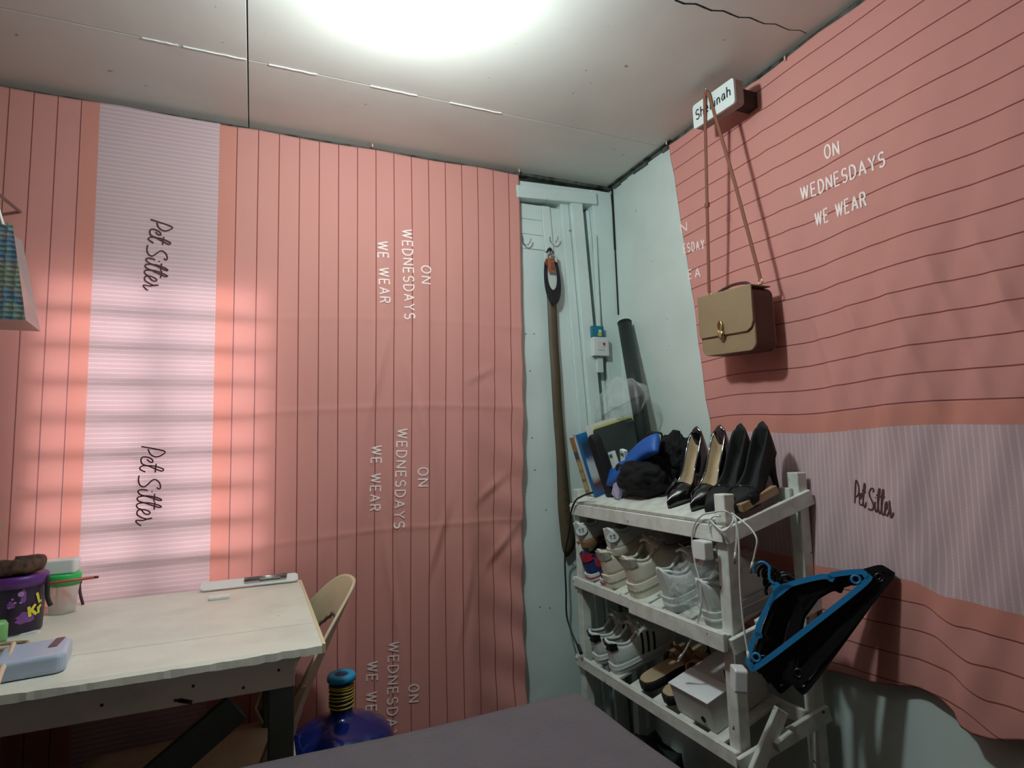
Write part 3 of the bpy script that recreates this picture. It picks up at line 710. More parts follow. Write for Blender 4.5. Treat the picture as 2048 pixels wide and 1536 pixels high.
# tall green bottle at the frame edge
t = thing('green_bottle', 'bright green bottle with a blue label at the far left behind the pouch', 'bottle', (-.524, 1.62, HD))
bm = bmesh.new(); lathe(bm, [(.026, 0), (.030, .004), (.030, .13), (.031, .155), (.031, .20), (.020, .225), (.012, .232), (.012, .25)], k=28); obj('bottle_body', bm, mat('green_bottle_plastic', (70, 190, 74), .3), t, smooth=True)
bm = bmesh.new(); lathe(bm, [(.0306, .10), (.0308, .101), (.0308, .138), (.0306, .139)], k=28); obj('bottle_label', bm, mat('blue_label', (70, 130, 176), .5), t)
# little jar blue/pink, green item, case, hair ties, cloth
p = at(14, 1268, 'z', HD)
t = thing('small_jar', 'small pink and blue plastic jar in front of the purple bucket', 'jar', (p.x+.006, p.y, HD))
bm = bmesh.new(); lathe(bm, [(.012, .001), (.0125, .003), (.0125, .015)], k=24); obj('jar_body', bm, mat('pink_plastic', (214, 54, 104), .35), t, smooth=True)
bm = bmesh.new(); lathe(bm, [(.0132, .015), (.0135, .016), (.0135, .027), (.0, .028)], k=24); obj('lid', bm, mat('blue_lid', (96, 128, 176), .4), t, smooth=True)
bm = bmesh.new(); prism(bm, rrect(.10, .014, .004), (p.x+.005, p.y-.024, HD+.0004), (1, .18, 0), (-.18, 1, 0), .003)
tag(obj('white_ruler', bm, PLW), 'flat white plastic strip lying before the small pink jar', 'ruler')
p = at(-8, 1290, 'z', HD)
bm = bmesh.new(); lathe(bm, [(.0, 0), (.012, .001), (.014, .01), (.014, .035), (.010, .042), (0, .043)], k=20, M=Matrix.Translation((p.x+.002, p.y, HD)))
tag(obj('green_tube', bm, mat('pale_green_plastic', (120, 180, 110), .4), smooth=True), 'pale green plastic tub at the left edge beside the pink jar', 'tub')
# blueish pale case
t = thing('phone_case_box', 'pale blue-white rounded plastic case with a dark window at the front of the desk', 'case', (-.318, 1.222, HD), (0, 0, math.radians(8)))
bm = bmesh.new(); prism(bm, rrect(.092, .110, .016, 6), (0, 0, .0005), (1, 0, 0), (0, 1, 0), .030); obj('case_body', bm, mat('pale_blue_plastic', (186, 200, 222), .3, trans=.1), t, bevel=.007, seg=4, smooth=False)
bm = bmesh.new(); prism(bm, rrect(.013, .055, .003, 3), (.026, .022, .0305), (.97, -.0, 0), (.12, 1, 0), .0008); obj('dark_window', bm, mat('dark_mauve_window', (84, 62, 78), .3), t)
for i, (px, py, r, rx) in enumerate(((10, 1292, .022, 1.5), (22, 1300, .018, 1.7), (2, 1304, .02, 1.3))):
    p = at(px, py, 'z', HD+.004+.003*i); q = [V((p.x+r*rx*math.cos(a*PI/12), p.y+r*math.sin(a*PI/12), HD+.0035+.0032*i+.0004*math.sin(a))) for a in range(24)]
    tag(obj('hair_tie', tube(bmesh.new(), q, .0030, 7, closed=True), mat('tan_elastic', (170, 146, 122), .8)), ('tan elastic loop lying lowest in the little heap by the blue-white case', 'tan elastic loop reaching furthest right in the little heap by the blue-white case', 'tan elastic loop on top of the little heap by the blue-white case')[i], 'hair tie', 'tan hair ties')
def cl_(a, b):
    x = lerp(-.53, -.375, a); y = lerp(1.15, 1.27, b); e = (1-(2*a-1)**4)*(1-(2*b-1)**4)
    return V((x, y, HD+.002+.030*max(0, e)**.5*(.8+.2*math.sin(a*9+b*5))))
tag(sheet_obj('folded_cloth', grid(cl_, 24, 24), mat('greyish_cloth', (176, 162, 156), .9, var=.2, vscale=20), solid=0), 'soft greyish cloth bundle at the front left corner of the desk', 'cloth')
q = [at(x, y, 'z', HD+.02) for x, y in ((26, 1300), (18, 1322), (4, 1345), (-8, 1375))]
for k, v in enumerate(q): v.z = HD+.030-.003*k
tag(obj('cord', TU(q, .004, 8, 6), mat('beige_strap', (214, 186, 158), .7)), 'beige cord strap draped over the greyish cloth', 'strap')

# holographic gift bag hanging at upper left
t = thing('gift_bag', 'silver holographic paper gift bag hanging at the upper left', 'gift bag', (-.5, 1.5, 1.37))
HOLO = bpy.data.materials.new('holographic_foil'); HOLO.use_nodes = True; nt = HOLO.node_tree; N = nt.nodes; L = nt.links; b = N['Principled BSDF']
tc = N.new('ShaderNodeTexCoord'); vo = N.new('ShaderNodeTexVoronoi'); vo.inputs['Scale'].default_value = 75; vo.inputs['Randomness'].default_value = .15
mp = N.new('ShaderNodeMapping'); mp.inputs['Scale'].default_value = (.8, .8, 1.3); L.new(tc.outputs['Object'], mp.inputs[0]); L.new(mp.outputs[0], vo.inputs['Vector'])
nz = N.new('ShaderNodeTexNoise'); nz.inputs['Scale'].default_value = 16; L.new(tc.outputs['Object'], nz.inputs['Vector'])
hs = N.new('ShaderNodeValToRGB'); e = hs.color_ramp.elements; e[0].position = .3; e[0].color = s2l((184, 204, 196)); e[1].position = .72; e[1].color = s2l((220, 190, 180))
for pos, c in ((.40, (186, 206, 180)), (.48, (200, 206, 206)), (.56, (130, 176, 214)), (.62, (176, 216, 206))): k = e.new(pos); k.color = s2l(c)
L.new(nz.outputs['Fac'], hs.inputs[0]); L.new(hs.outputs[0], b.inputs['Base Color']); b.inputs['Metallic'].default_value = .75; b.inputs['Roughness'].default_value = .28
bp_ = N.new('ShaderNodeBump'); bp_.inputs['Strength'].default_value = .9; bp_.inputs['Distance'].default_value = .004; L.new(vo.outputs['Distance'], bp_.inputs['Height']); L.new(bp_.outputs[0], b.inputs['Normal'])
FT = [V((-.600, 1.45, 1.575)), V((-.450, 1.45, 1.575)), V((-.420, 1.45, 1.380)), V((-.600, 1.45, 1.380))]
BK = [V((-.600, 1.56, 1.575)), V((-.466, 1.56, 1.575)), V((-.425, 1.56, 1.378)), V((-.600, 1.56, 1.378))]
bm = bmesh.new(); f_ = [bm.verts.new(v) for v in FT]; k_ = [bm.verts.new(v) for v in BK]; mid = [bm.verts.new(V((-.475, 1.505, 1.575))), bm.verts.new(V((-.428, 1.505, 1.40)))]
bm.faces.new(f_).material_index = 0; bm.faces.new(k_[::-1]).material_index = 0
bm.faces.new((f_[1], mid[0], mid[1], f_[2])).material_index = 1; bm.faces.new((mid[0], k_[1], k_[2], mid[1])).material_index = 1
bm.faces.new((f_[2], mid[1], k_[2])).material_index = 1
bm.faces.new((f_[3], f_[2], k_[2], k_[3])).material_index = 1; bm.faces.new((f_[0], f_[3], k_[3], k_[0])).material_index = 1
obj('bag_body', bm, [HOLO, mat('grey_foil_side', (176, 164, 160), .35, metal=.5, bump=.3, bscale=60)], t, w=1)
q = [V((-.465, 1.449, 1.570)), V((-.478, 1.448, 1.615)), V((-.500, 1.449, 1.66)), V((-.525, 1.452, 1.68)), V((-.550, 1.449, 1.66)), V((-.575, 1.448, 1.615)), V((-.585, 1.449, 1.570))]
obj('handle', TU(q, .0028, 8, 5), mat('white_cord', (232, 226, 220), .7), t, w=1)
bm = bmesh.new(); tube(bm, [V((-.525, 1.75, 1.70)), V((-.525, 1.44, 1.676)), V((-.525, 1.43, 1.69))], .004, 8)
tag(obj('wall_peg', bm, METAL), 'long metal peg carrying the silver gift bag', 'peg')

# ================================================================== SHOE RACK
FX, RX, SL = .936, 1.150, .07/.214
RY0, RY1 = 1.022, 1.690
LV = (.918, .692, .458)                 # height of the front rails' top edges; the shelves rise towards the wall
SO = (.020, 0, 0)
def shz(x, lv): return LV[lv]+SO[lv]+(x-FX)*SL
rack = thing('shoe_rack', 'rickety white painted wooden shoe rack with three sloping shelves against the right wall', 'shoe rack', (1.04, 1.35, 0))
def rp(name, bm, label=None): obj(name, bm, RACKP, rack, w=1, bevel=.0018, seg=1, label=label)
rp('post', B((FX, RY0, 0), (FX+.030, RY0+.032, .984))); rp('post', B((FX, RY1-.030, 0), (FX+.030, RY1, .962)))
rp('post', B((RX-.030, RY0-.034, 0), (RX-.001, RY0-.004, 1.024))); rp('post', B((RX-.030, RY1-.030, 0), (RX-.001, RY1, 1.02)))
for i, z in enumerate(LV):
    rp('front_rail', B((FX-.013, RY0+(.0 if i != 1 else .004), z-(.036, .029, .031)[i]), (FX-.0005, RY1+.004, z)))
    rp('rear_rail', B((RX-.042, RY0-.02, z+.020+SO[i]), (RX-.031, RY1, z+.052+SO[i])))
    for y0, y1 in ((RY0-.002, RY0-.035), (RY1+.002, RY1+.002)):
        bm = bmesh.new(); beam(bm, (FX-.012, y0-.006, z-.022), (RX+.0, y1-.006, z+.07-.018), .011, .034); rp('side_rail', bm)
    n, w = ((13, .046), (11, .044), (6, .050))[i]
    for k in range(n):
        y = RY0+.03+(RY1-RY0-.06)*(k+.5)/n; bm = bmesh.new()
        beam(bm, (FX-(.010 if i == 0 else -.001), y, z-.012+SO[i]-(.003 if i == 0 else 0)), (RX-.032, y, z-.012+SO[i]+(RX-.033-FX)*SL), w, .010); rp('slat', bm)
rp('front_rail', B((FX-.026, RY0+.001, LV[1]-.034), (FX-.0135, 1.372, LV[1]+.004)), 'short extra rail nailed on the front')
bm = bmesh.new(); beam(bm, (FX+.012, RY0-.024, .425), (FX+.090, RY0-.030, .535), .012, .034); rp('brace', bm)
bm = bmesh.new(); beam(bm, (FX+.010, RY0+.04, .875), (RX-.055, RY0+.055, .745), .010, .036, (0, 0, 1)); rp('brace', bm)
bm = bmesh.new(); beam(bm, (FX+.05, RY0-.028, .705), (FX+.085, RY0-.03, .716), .03, .030); rp('block', bm)
bm = bmesh.new(); beam(bm, (FX+.06, RY0-.03, .470), (FX+.105, RY0-.033, .486), .03, .022); rp('block', bm)
bm = bmesh.new(); beam(bm, (FX+.035, RY0+.008, .955), (FX+.135, RY0+.0, .988), .050, .018)
for v in bm.verts: v.co += V((random.uniform(-.004, .004),)*3)
tag(obj('wood_offcut', bm, WOOD, bevel=.002), 'rough brown raw wood offcut lying on the near end of the rack\'s top shelf', 'wood')

def shelf_M(x, y, lv, toe=1, lift=.0, turn=0):
    """frame on a sloping shelf: local +Y points to the toe; toe=1 towards the wall, -1 towards the room"""
    z = shz(x, lv)-.0066+lift; a = math.atan(SL)
    M = Matrix.Translation((x, y, z))
    if toe == 1: M = M @ Matrix.Rotation(-PI/2, 4, 'Z') @ Matrix.Rotation(a, 4, 'X')
    else: M = M @ Matrix.Rotation(PI/2, 4, 'Z') @ Matrix.Rotation(-a, 4, 'X')
    return M @ Matrix.Rotation(turn, 4, 'Z')
def hull(L, Wf, zb, H, o0, o1, depth, crown=.012, n=44, bm=None, wall=.90, sink=None):
    """closed shoe upper: one skin, down inside between o0..o1 (material 1 = lining)"""
    bm = bm or bmesh.new(); rows = []; ts = [.5-.5*math.cos(PI*i/n) for i in range(n+1)]
    for t in ts:
        w = Wf(t); z0 = zb(t); h = H(t); o = smooth01((t-o0)/.05)*smooth01((o1-t)/.07); c = 0; row = []
        for k in range(6):
            q = k/5; row.append((-w*(1-.12*q*q+.06*math.sin(PI*q)), z0+h*q))
        dd = (sink(t) if sink else depth)
        for q in (-.94, -.86, -.7, -.45, -.2, .2, .45, .7, .86, .94):
            zz = z0+h+(1-o)*crown*(1-q*q)-o*dd*(1-abs(q)**7)*(1 if abs(q) < .9 else .4); row.append((q*w*.88*(1-o*.06), max(z0+.003, zz)))
        for k in range(5, -1, -1):
            q = k/5; row.append((w*(1-.12*q*q+.06*math.sin(PI*q)), z0+h*q))
        rows.append(([bm.verts.new(V((x, t*L, z))) for x, z in row], o))
    for (a, oa), (b, ob) in zip(rows, rows[1:]):
        m = len(a)
        for k in range(m-1):
            f = bm.faces.new((a[k], b[k], b[k+1], a[k+1])); f.smooth = True
            if min(oa, ob) > .5 and 6 <= k < m-7: f.material_index = 1
        bm.faces.new((a[m-1], b[m-1], b[0], a[0]))
    bm.faces.new(rows[0][0]); bm.faces.new(rows[-1][0][::-1])
    return bm
def outline_prism(L, Wf, z0, z1, grow=1.06, ext=.004, n=30, off=0, toe_up=0):
    bm = bmesh.new(); ts = [.5-.5*math.cos(PI*i/n) for i in range(n+1)]; rows = []
    for t in ts:
        w = Wf(t)*grow; y = -ext+t*(L+2*ext); up = toe_up*smooth01((t-.75)/.25)
        rows.append([bm.verts.new(V((s*w*q, y, z))) for s, z, q in ((-1, z0+up, .96), (-1, z1, 1), (1, z1, 1), (1, z0+up, .96))])
    for a, b in zip(rows, rows[1:]):
        for k in range(4): f = bm.faces.new((a[k], b[k], b[(k+1) % 4], a[(k+1) % 4])); f.smooth = (k % 2 == 0)
    bm.faces.new(rows[0]); bm.faces.new(rows[-1][::-1]); return bm
def sneakW(t, s=1): return s*interp([0, .02, .08, .2, .4, .62, .78, .9, .97, 1], [.012, .021, .029, .033, .033, .041, .042, .034, .022, .010], t)
LACE = mat('white_laces', (214, 216, 210), .8)
def sneaker(label, group, M, upper, solem, sole_h=.024, L=.215, s=1, heel=.062, tab=None, stripes=None, lace=LACE, band=None, text=None, lining=None, tongue=True, upper_hi=None, foxing=None):
    t = thing('sneaker', label, 'sneaker', group=group); t.matrix_world = M
    W_ = lambda x: sneakW(x, s)
    Hh = lambda x: interp([0, .06, .16, .30, .42, .52, .66, .8, .92, 1], [heel*1.0, heel, heel*.78, heel*.72, heel*.98, heel*1.02, heel*.78, heel*.50, heel*.42, heel*.25], x)
    bm = hull(L, W_, lambda x: sole_h-.002, Hh, .03, .50, .045)
    obj('upper', bm, [upper, lining or GREYMESH], t)
    obj('sole', outline_prism(L, W_, .0, sole_h, 1.10, .006, toe_up=.006), solem, t, bevel=.003)
    if foxing: obj('midsole_band', outline_prism(L, W_, sole_h*.42, sole_h*.60, 1.14, .0075), foxing, t)
    # tongue and laces
    if tongue:
        bm = bmesh.new(); rows = []
        for i in range(9):
            q = i/8; y = L*lerp(.40, .70, q); z = sole_h+Hh(lerp(.40, .70, q))+lerp(.030, .012, q); w = lerp(.024, .014, q)
            rows.append([bm.verts.new(V((x*w, y, z-abs(x)**2*.008))) for x in (-1, -.5, 0, .5, 1)]+[bm.verts.new(V((x*w, y+.001, z-.006-abs(x)**2*.008))) for x in (1, .5, 0, -.5, -1)])
        for a, b in zip(rows, rows[1:]):
            for k in range(10): bm.faces.new((a[k], b[k], b[(k+1) % 10], a[(k+1) % 10])).smooth = True
        bm.faces.new(rows[0]); bm.faces.new(rows[-1][::-1]); obj('tongue', bm, upper_hi or upper, t)
        bm = bmesh.new()
        for i in range(6):
            q = lerp(.50, .70, i/5); y = L*q; z = sole_h+Hh(q)+.012; w = W_(q)*.62
            tube(bm, catmull([V((-w, y, z-.008)), V((-w*.4, y+.002, z+.004)), V((w*.4, y-.002, z+.004)), V((w, y, z-.008))], 4), .0024, 6, flat=.6)
        zt = sole_h+Hh(.5)+.018
        for sx_ in (-1, 1): tube(bm, catmull([V((0, L*.49, zt)), V((sx_*.018, L*.47, zt+.012)), V((sx_*.030, L*.50, zt+.002)), V((sx_*.012, L*.52, zt-.002)), V((0, L*.5, zt))], 5), .0018, 6)
        obj('laces', bm, lace, t)
    # collar roll
    q = [V((-W_(x)*.80, L*x, sole_h+Hh(x)+.001)) for x in (.44, .36, .28, .2, .12, .06)]+[V((0, L*.025, sole_h+Hh(.03)+.001))]+[V((W_(x)*.80, L*x, sole_h+Hh(x)+.001)) for x in (.06, .12, .2, .28, .36, .44)]
    obj('collar', TU(q, .0042, 8, 3), upper_hi or upper, t)
    if tab:
        bm = bmesh.new(); z1 = sole_h+heel
        def hp(a, z):    # heel wrap: a -1..1 round the heel
            x = (.10*abs(a)); w = W_(x)*1.0+.0016; return V((w*(1 if a > 0 else -1) if abs(a) > .12 else w*a/.12*.98, L*x*.95-.0018*(1-abs(a)), z))
        rows = [[bm.verts.new(hp(a/10, z)) for z in (z1-.022+.004*abs(a/10), z1+.003-.004*abs(a/10))] for a in range(-10, 11)]
        for a, b in zip(rows, rows[1:]): bm.faces.new((a[0], b[0], b[1], a[1]))
        tb = obj('heel_tab', bm, tab, t, solid=.0014)
        if text == 'leaf':
            bm = bmesh.new()
            for a_ in (-35, 0, 35): tube(bm, [V((0, -.0042, z1-.018)), V((math.sin(math.radians(a_))*.008, -.0046, z1-.018+math.cos(math.radians(a_))*.011))], lambda q: .0012+.0020*math.sin(PI*q), 6)
            obj('heel_emblem', bm, WHSHOE, tb)
    if text == 'T2':
        MP_ = Matrix.Translation((.0125, .0015, sole_h+heel*.66)) @ Matrix.Rotation(math.radians(42), 4, 'Z') @ Matrix.Rotation(math.radians(-9), 4, 'X')
        bm = bmesh.new(); prism(bm, [(.018*math.cos(k*PI/10), .014*math.sin(k*PI/10)) for k in range(20)], (0, -.0045, 0), (1, 0, 0), (0, 0, 1), .002); bm.transform(MP_)
        pt = obj('heel_patch', bm, WHSHOE, t); sf = lambda a, b_, l=0: V((a, -.0072-l, b_))
        bm = text_mesh('T2', (-.008, -.004), (.007, -.004), .010, sf, .0020); bm.transform(MP_); obj('printed_text', bm, INK, pt)
        bm = bmesh.new(); tube(bm, [V((.019*math.cos(PI+k*PI/12), -.0055, .015*math.sin(PI+k*PI/12))) for k in range(13)], .0008, 5); bm.transform(MP_); obj('stitching', bm, INK, pt)
    if stripes:
        for x0 in (.40, .485, .57):
            for sd in (-1, 1):
                bm = bmesh.new(); rows = []
                for k in range(7):
                    q = k/6; x = x0+.07*q; w = W_(x)*(1-.12*q*q+.06*math.sin(PI*q))+.0012; z = sole_h+Hh(x)*q*.92
                    x2 = x+.035; w2 = W_(x2)*(1-.12*q*q+.06*math.sin(PI*q))+.0012
                    rows.append((bm.verts.new(V((sd*w, L*x, z))), bm.verts.new(V((sd*w2, L*x2, z)))))
                for a, b in zip(rows, rows[1:]): bm.faces.new((a[0], a[1], b[1], b[0])).smooth = True
                obj('side_stripe', bm, stripes, t)
    return t
GUM = mat('gum_sole', (150, 112, 76), .5)
def Msh(px, py, lv, lift=0, turn=0, x=.948): return shelf_M(x, at(px, py, 'x', .94).y, lv, 1, lift, turn)
# middle shelf: blue/red pair, cream pair, wrapped white pair
NAVY = mat('navy_suede', (34, 52, 112), .7, var=.2, vscale=30); RED = mat('crimson_trim', (186, 34, 58), .5)
for px, lb in ((1176, 'navy and red sneaker at the far left end of the middle shelf'), (1206, 'navy and red sneaker tucked against the cream trainers on the middle shelf')):
    sneaker(lb, 'navy and red sneakers', Msh(px, 1160, 1), NAVY, WHSHOE, .022, s=.86, heel=.060, tab=RED, upper_hi=mat('dark_mesh', (52, 34, 44), .8), foxing=RED, L=.19)
for px, lb in ((1216, 'cream chunky sneaker, left one of its pair on the middle shelf'), (1266, 'cream chunky sneaker, right one of its pair, beside the plastic-wrapped shoes')):
    sneaker(lb, 'cream chunky sneakers', Msh(px, 1190, 1), CRSHOE, CRSHOE, .040, s=1.0, heel=.066, tab=GREYMESH, foxing=GREYMESH, L=.20)
for px, lb in ((1338, 'white sneaker inside clear plastic, next to the cream trainers'), (1418, 'white sneaker inside clear plastic, behind the front corner post')):
    sneaker(lb, 'plastic-wrapped white sneakers', Msh(px, 1220, 1), WHSHOE, mat('pale_grey_sole', (190, 196, 194), .5), .036, s=1.04, heel=.064, foxing=WHSHOE, L=.20)
# white pair with a small printed patch, resting on top of the navy pair
for px, lb, dx in ((1163, 'white sneaker with T2 on the heel and gum sole, partly behind the black cable', 0), (1222, 'white sneaker with T2 on the heel, right one of the pair under the top shelf', .004)):
    sneaker(lb, 'white T2 sneakers', Msh(px, 1085, 1, lift=.094, x=.948+dx, turn=math.radians(16)), WHSHOE, GUM if px < 1200 else mat('off_white_sole', (206, 204, 186), .5), .020, s=1.06, heel=.052, text='T2', L=.195, tongue=False)
DKS = mat('dark_taupe_suede', (92, 84, 76), .8, var=.2, vscale=20)
t = thing('shoe', 'dark taupe slip-on shoe in the shade beside the white T2 sneakers', 'shoe'); t.matrix_world = Msh(1300, 1075, 1, lift=.125, x=.99, turn=math.radians(-30))
obj('upper', hull(.15, lambda x: sneakW(x, .9), lambda x: .012, lambda x: interp([0, .4, .6, 1], [.045, .038, .04, .018], x), .04, .5, .035), [DKS, BLACKC], t)
obj('sole', outline_prism(.15, lambda x: sneakW(x, .9), 0, .013, 1.05), DKS, t)
# bottom shelf: white pair with black stripes
for px, lb in ((1190, 'white sneaker with black stripes and black heel tab, nearer the rack\'s left post'), (1222, 'white sneaker with three black side stripes, right one of its pair')):
    sneaker(lb, 'white sneakers with black stripes', Msh(px, 1325, 2, x=.952, turn=math.radians(-6)), WHSHOE, WHSHOE, .026, s=.98, heel=.062, tab=mat('black_heel', (16, 17, 19), .5), text='leaf', stripes=mat('black_stripe', (20, 22, 24), .5), foxing=mat('pale_grey_sole', (190, 196, 194)), L=.205)
# wrapped plastic round the white pair
bm = bmesh.new(); bmesh.ops.create_icosphere(bm, subdivisions=5, radius=1)
from mathutils import noise
def crumple(bm, c, r, amp, fr, M=None):
    for v in bm.verts:
        d = v.co.copy(); k = 1+amp*(noise.noise(d*fr)+.5*noise.noise(d*fr*2.3)); q = V((d.x*r[0], d.y*r[1], d.z*r[2]))*k+V(c); v.co = (M @ q) if M else q
PM = Msh(1378, 1222, 1)
crumple(bm, (0, .095, .060), (.098, .112, .056), .16, 5.0, PM)
tag(obj('plastic_wrap', bm, clear('clear_wrap', (235, 242, 242), .07, .06), smooth=True), 'crumpled clear plastic wrapped round the two white sneakers on the middle shelf', 'plastic wrap')
# sandals
TAN = mat('tan_leather', (150, 120, 90), .6, var=.12, vscale=20); TANI = mat('tan_insole', (184, 164, 130), .65, var=.1, vscale=14)
def sandal(label, M):
    t = thing('sandal', label, 'sandal', group='tan slide sandals'); t.matrix_world = M; L = .215
    W_ = lambda x: interp([0, .03, .1, .25, .45, .7, .88, .97, 1], [.010, .020, .028, .030, .029, .040, .036, .020, .008], x)
    obj('sole', outline_prism(L, W_, .0, .020, 1.04, .003), BLACKM, t, bevel=.002)
    obj('insole', outline_prism(L, W_, .0202, .0235, .97, -.002), TANI, t)
    for y0, y1, w in ((.105, .128, .020), (.140, .150, .018)):
        bm = bmesh.new(); rows = []
        for k in range(15):
            a = PI*k/14; y = lerp(y0, y1, k/14); rows.append([bm.verts.new(V((-math.cos(a)*.040, y+dy, .012+math.sin(a)*.044))) for dy in (-w/2, w/2)])
        for a, b in zip(rows, rows[1:]): bm.faces.new((a[0], b[0], b[1], a[1])).smooth = True
        obj('strap', bm, TAN, t, solid=.003)
    q = [V((.016*math.cos(a*PI/10), .125+.004*math.cos(a), .060+.012*math.sin(a*PI/10))) for a in range(20)]
    obj('ring', tube(bmesh.new(), q, .003, 7, closed=True), TAN, t)
    return t
sandal('tan slide sandal with black sole on the bottom shelf, next to the striped sneakers', shelf_M(.952, 1.378, 2, 1, 0, math.radians(-4)))
sandal('tan slide sandal with black sole on the bottom shelf, next to the white box', shelf_M(.952, 1.283, 2, 1, 0, math.radians(-4)))
# shoe box
bxM = shelf_M(.948, 1.170, 2, 1)
t = thing('shoe_box', 'white cardboard box with a diamond mark on the bottom shelf by the corner post', 'box'); t.matrix_world = bxM
WB = mat('white_cardboard', (206, 208, 204), .6); 
bm = bmesh.new(); box(bm, (-.066, .001, .0015), (.066, .170, .072)); obj('box_body', bm, WB, t, bevel=.001)
bm = bmesh.new(); box(bm, (-.068, -.001, .0722), (.068, .074, .0745)); obj('lid_flap', bm, mat('bright_white_card', (232, 236, 238), .55), t)
bm = bmesh.new(); box(bm, (-.068, .0755, .0722), (.068, .172, .0735)); lid = obj('lid', bm, WB, t)
bm = bmesh.new()
for r0, r1 in ((.022, .0185), (.013, .010)):
    o_ = [bm.verts.new(V((.034+r0*math.cos(k*PI/2)*1.25, .110+r0*math.sin(k*PI/2), .0738))) for k in range(4)]; i_ = [bm.verts.new(V((.034+r1*math.cos(k*PI/2)*1.25, .110+r1*math.sin(k*PI/2), .0738))) for k in range(4)]
    for k in range(4): bm.faces.new((o_[k], o_[(k+1) % 4], i_[(k+1) % 4], i_[k]))
for k in (-1, 1): beam(bm, (.034+k*.003, .102, .0739), (.034+k*.003, .117, .0739), .0018, .0004)
obj('diamond_mark', bm, INK, lid)
bm = bmesh.new(); lathe(bm, [(.007, 0), (.007, .0015)], k=20, M=Matrix.Translation((.032, .0005, .022)) @ Matrix.Rotation(PI/2, 4, 'X')); obj('finger_hole', bm, BLACKC, t)
# pumps
def pumpW(t, s=1): return s*interp([0, .03, .1, .25, .42, .62, .75, .88, .96, 1], [.008, .017, .023, .024, .022, .034, .033, .019, .008, .003], t)
def pump(label, group, y, lining, turn=0, strap=False, x=.938, mt=BLACKP):
    t = thing('high_heel', label, 'high heel', group=group); t.matrix_world = shelf_M(x+.186, y, 0, -1, .001, turn)
    L = .186; HL = .080
    zb = lambda q: HL*(1-smooth01(q/.66))+.003
    H_ = lambda q: interp([0, .06, .2, .4, .58, .68, .8, .92, 1], [.062, .060, .048, .040, .034, .030, .026, .015, .006], q)
    obj('upper', hull(L, pumpW, zb, H_, .03, .64, .05, .010, sink=lambda q: H_(q)-.004), [mt, lining], t)
    bm = bmesh.new(); n = 30; rows = []
    for i in range(n+1):
        q = i/n; w = pumpW(q)*1.03; z = zb(q); rows.append([bm.verts.new(V((sx_*w, q*L, zz))) for sx_, zz in ((-1, z-.004), (-1, z+.0005), (1, z+.0005), (1, z-.004))])
    for a, b in zip(rows, rows[1:]):
        for k in range(4): bm.faces.new((a[k], b[k], b[(k+1) % 4], a[(k+1) % 4]))
    bm.faces.new(rows[0]); bm.faces.new(rows[-1][::-1]); obj('sole', bm, BLACKM, t)
    bm = bmesh.new(); prev = None
    for q, y_, rx, ry in ((0, .021, .0055, .0065), (.35, .019, .0065, .008), (.7, .018, .011, .013), (1, .020, .019, .021)):
        r_ = [bm.verts.new(V((rx*math.cos(k*PI/8), max(.002, y_+ry*math.sin(k*PI/8)), q*(zb(max(0, y_+ry*math.sin(k*PI/8))/L)-.003)))) for k in range(16)]
        if prev:
            for k in range(16): bm.faces.new((prev[k], prev[(k+1) % 16], r_[(k+1) % 16], r_[k])).smooth = True
        else: bm.faces.new(r_[::-1])
        prev = r_
    bm.faces.new(prev); obj('heel', bm, BLACKM, t)
    if strap:
        bm = bmesh.new(); z = zb(.6)+H_(.6)
        tube(bm, catmull([V((-.034, .112, z-.012)), V((-.02, .118, z+.004)), V((.02, .128, z+.004)), V((.036, .135, z-.014))], 5), .0028, 6, flat=.5)
        tube(bm, catmull([V((.036, .10, z-.01)), V((.0, .125, z+.006)), V((-.036, .138, z-.014))], 5), .0028, 6, flat=.5)
        obj('strap', bm, BLACKM, t)
        bm = bmesh.new(); lathe(bm, [(0, -.003), (.003, 0), (0, .003)], k=8, M=Matrix.Translation((0, .124, z+.006))); obj('buckle', bm, METAL, t)
    return t
pump('black patent pointed pump with beige lining, nearest the black cloth bundle', 'black pumps with beige lining', 1.258, BEIGEIN, math.radians(9))
pump('black patent pointed pump with beige lining, right one of its pair', 'black pumps with beige lining', 1.172, BEIGEIN, math.radians(9))
pump('black high heel with crossed strap, right beside the beige-lined pumps', 'black strappy heels', 1.102, BLACKM, math.radians(3), True, mt=BLACKM)
pump('black high heel with crossed strap at the near end of the top shelf', 'black strappy heels', 1.040, BLACKM, math.radians(2), True, x=.944, mt=BLACKM)
# black cloth bundle
bm = bmesh.new(); bmesh.ops.create_icosphere(bm, subdivisions=5, radius=1); crumple(bm, (1.006, 1.405, 1.012), (.064, .098, .058), .20, 1.8)
bm2 = bmesh.new(); bmesh.ops.create_icosphere(bm2, subdivisions=5, radius=1); crumple(bm2, (1.075, 1.345, 1.062), (.042, .056, .062), .30, 2.4)
t = thing('cloth_bundle', 'crumpled black cloth bundle in the middle of the rack\'s top shelf', 'cloth', (1.01, 1.4, .95))
obj('wrap', bm, BLACKC, t, smooth=True, w=1); obj('knot', bm2, BLACKC, t, smooth=True, w=1)

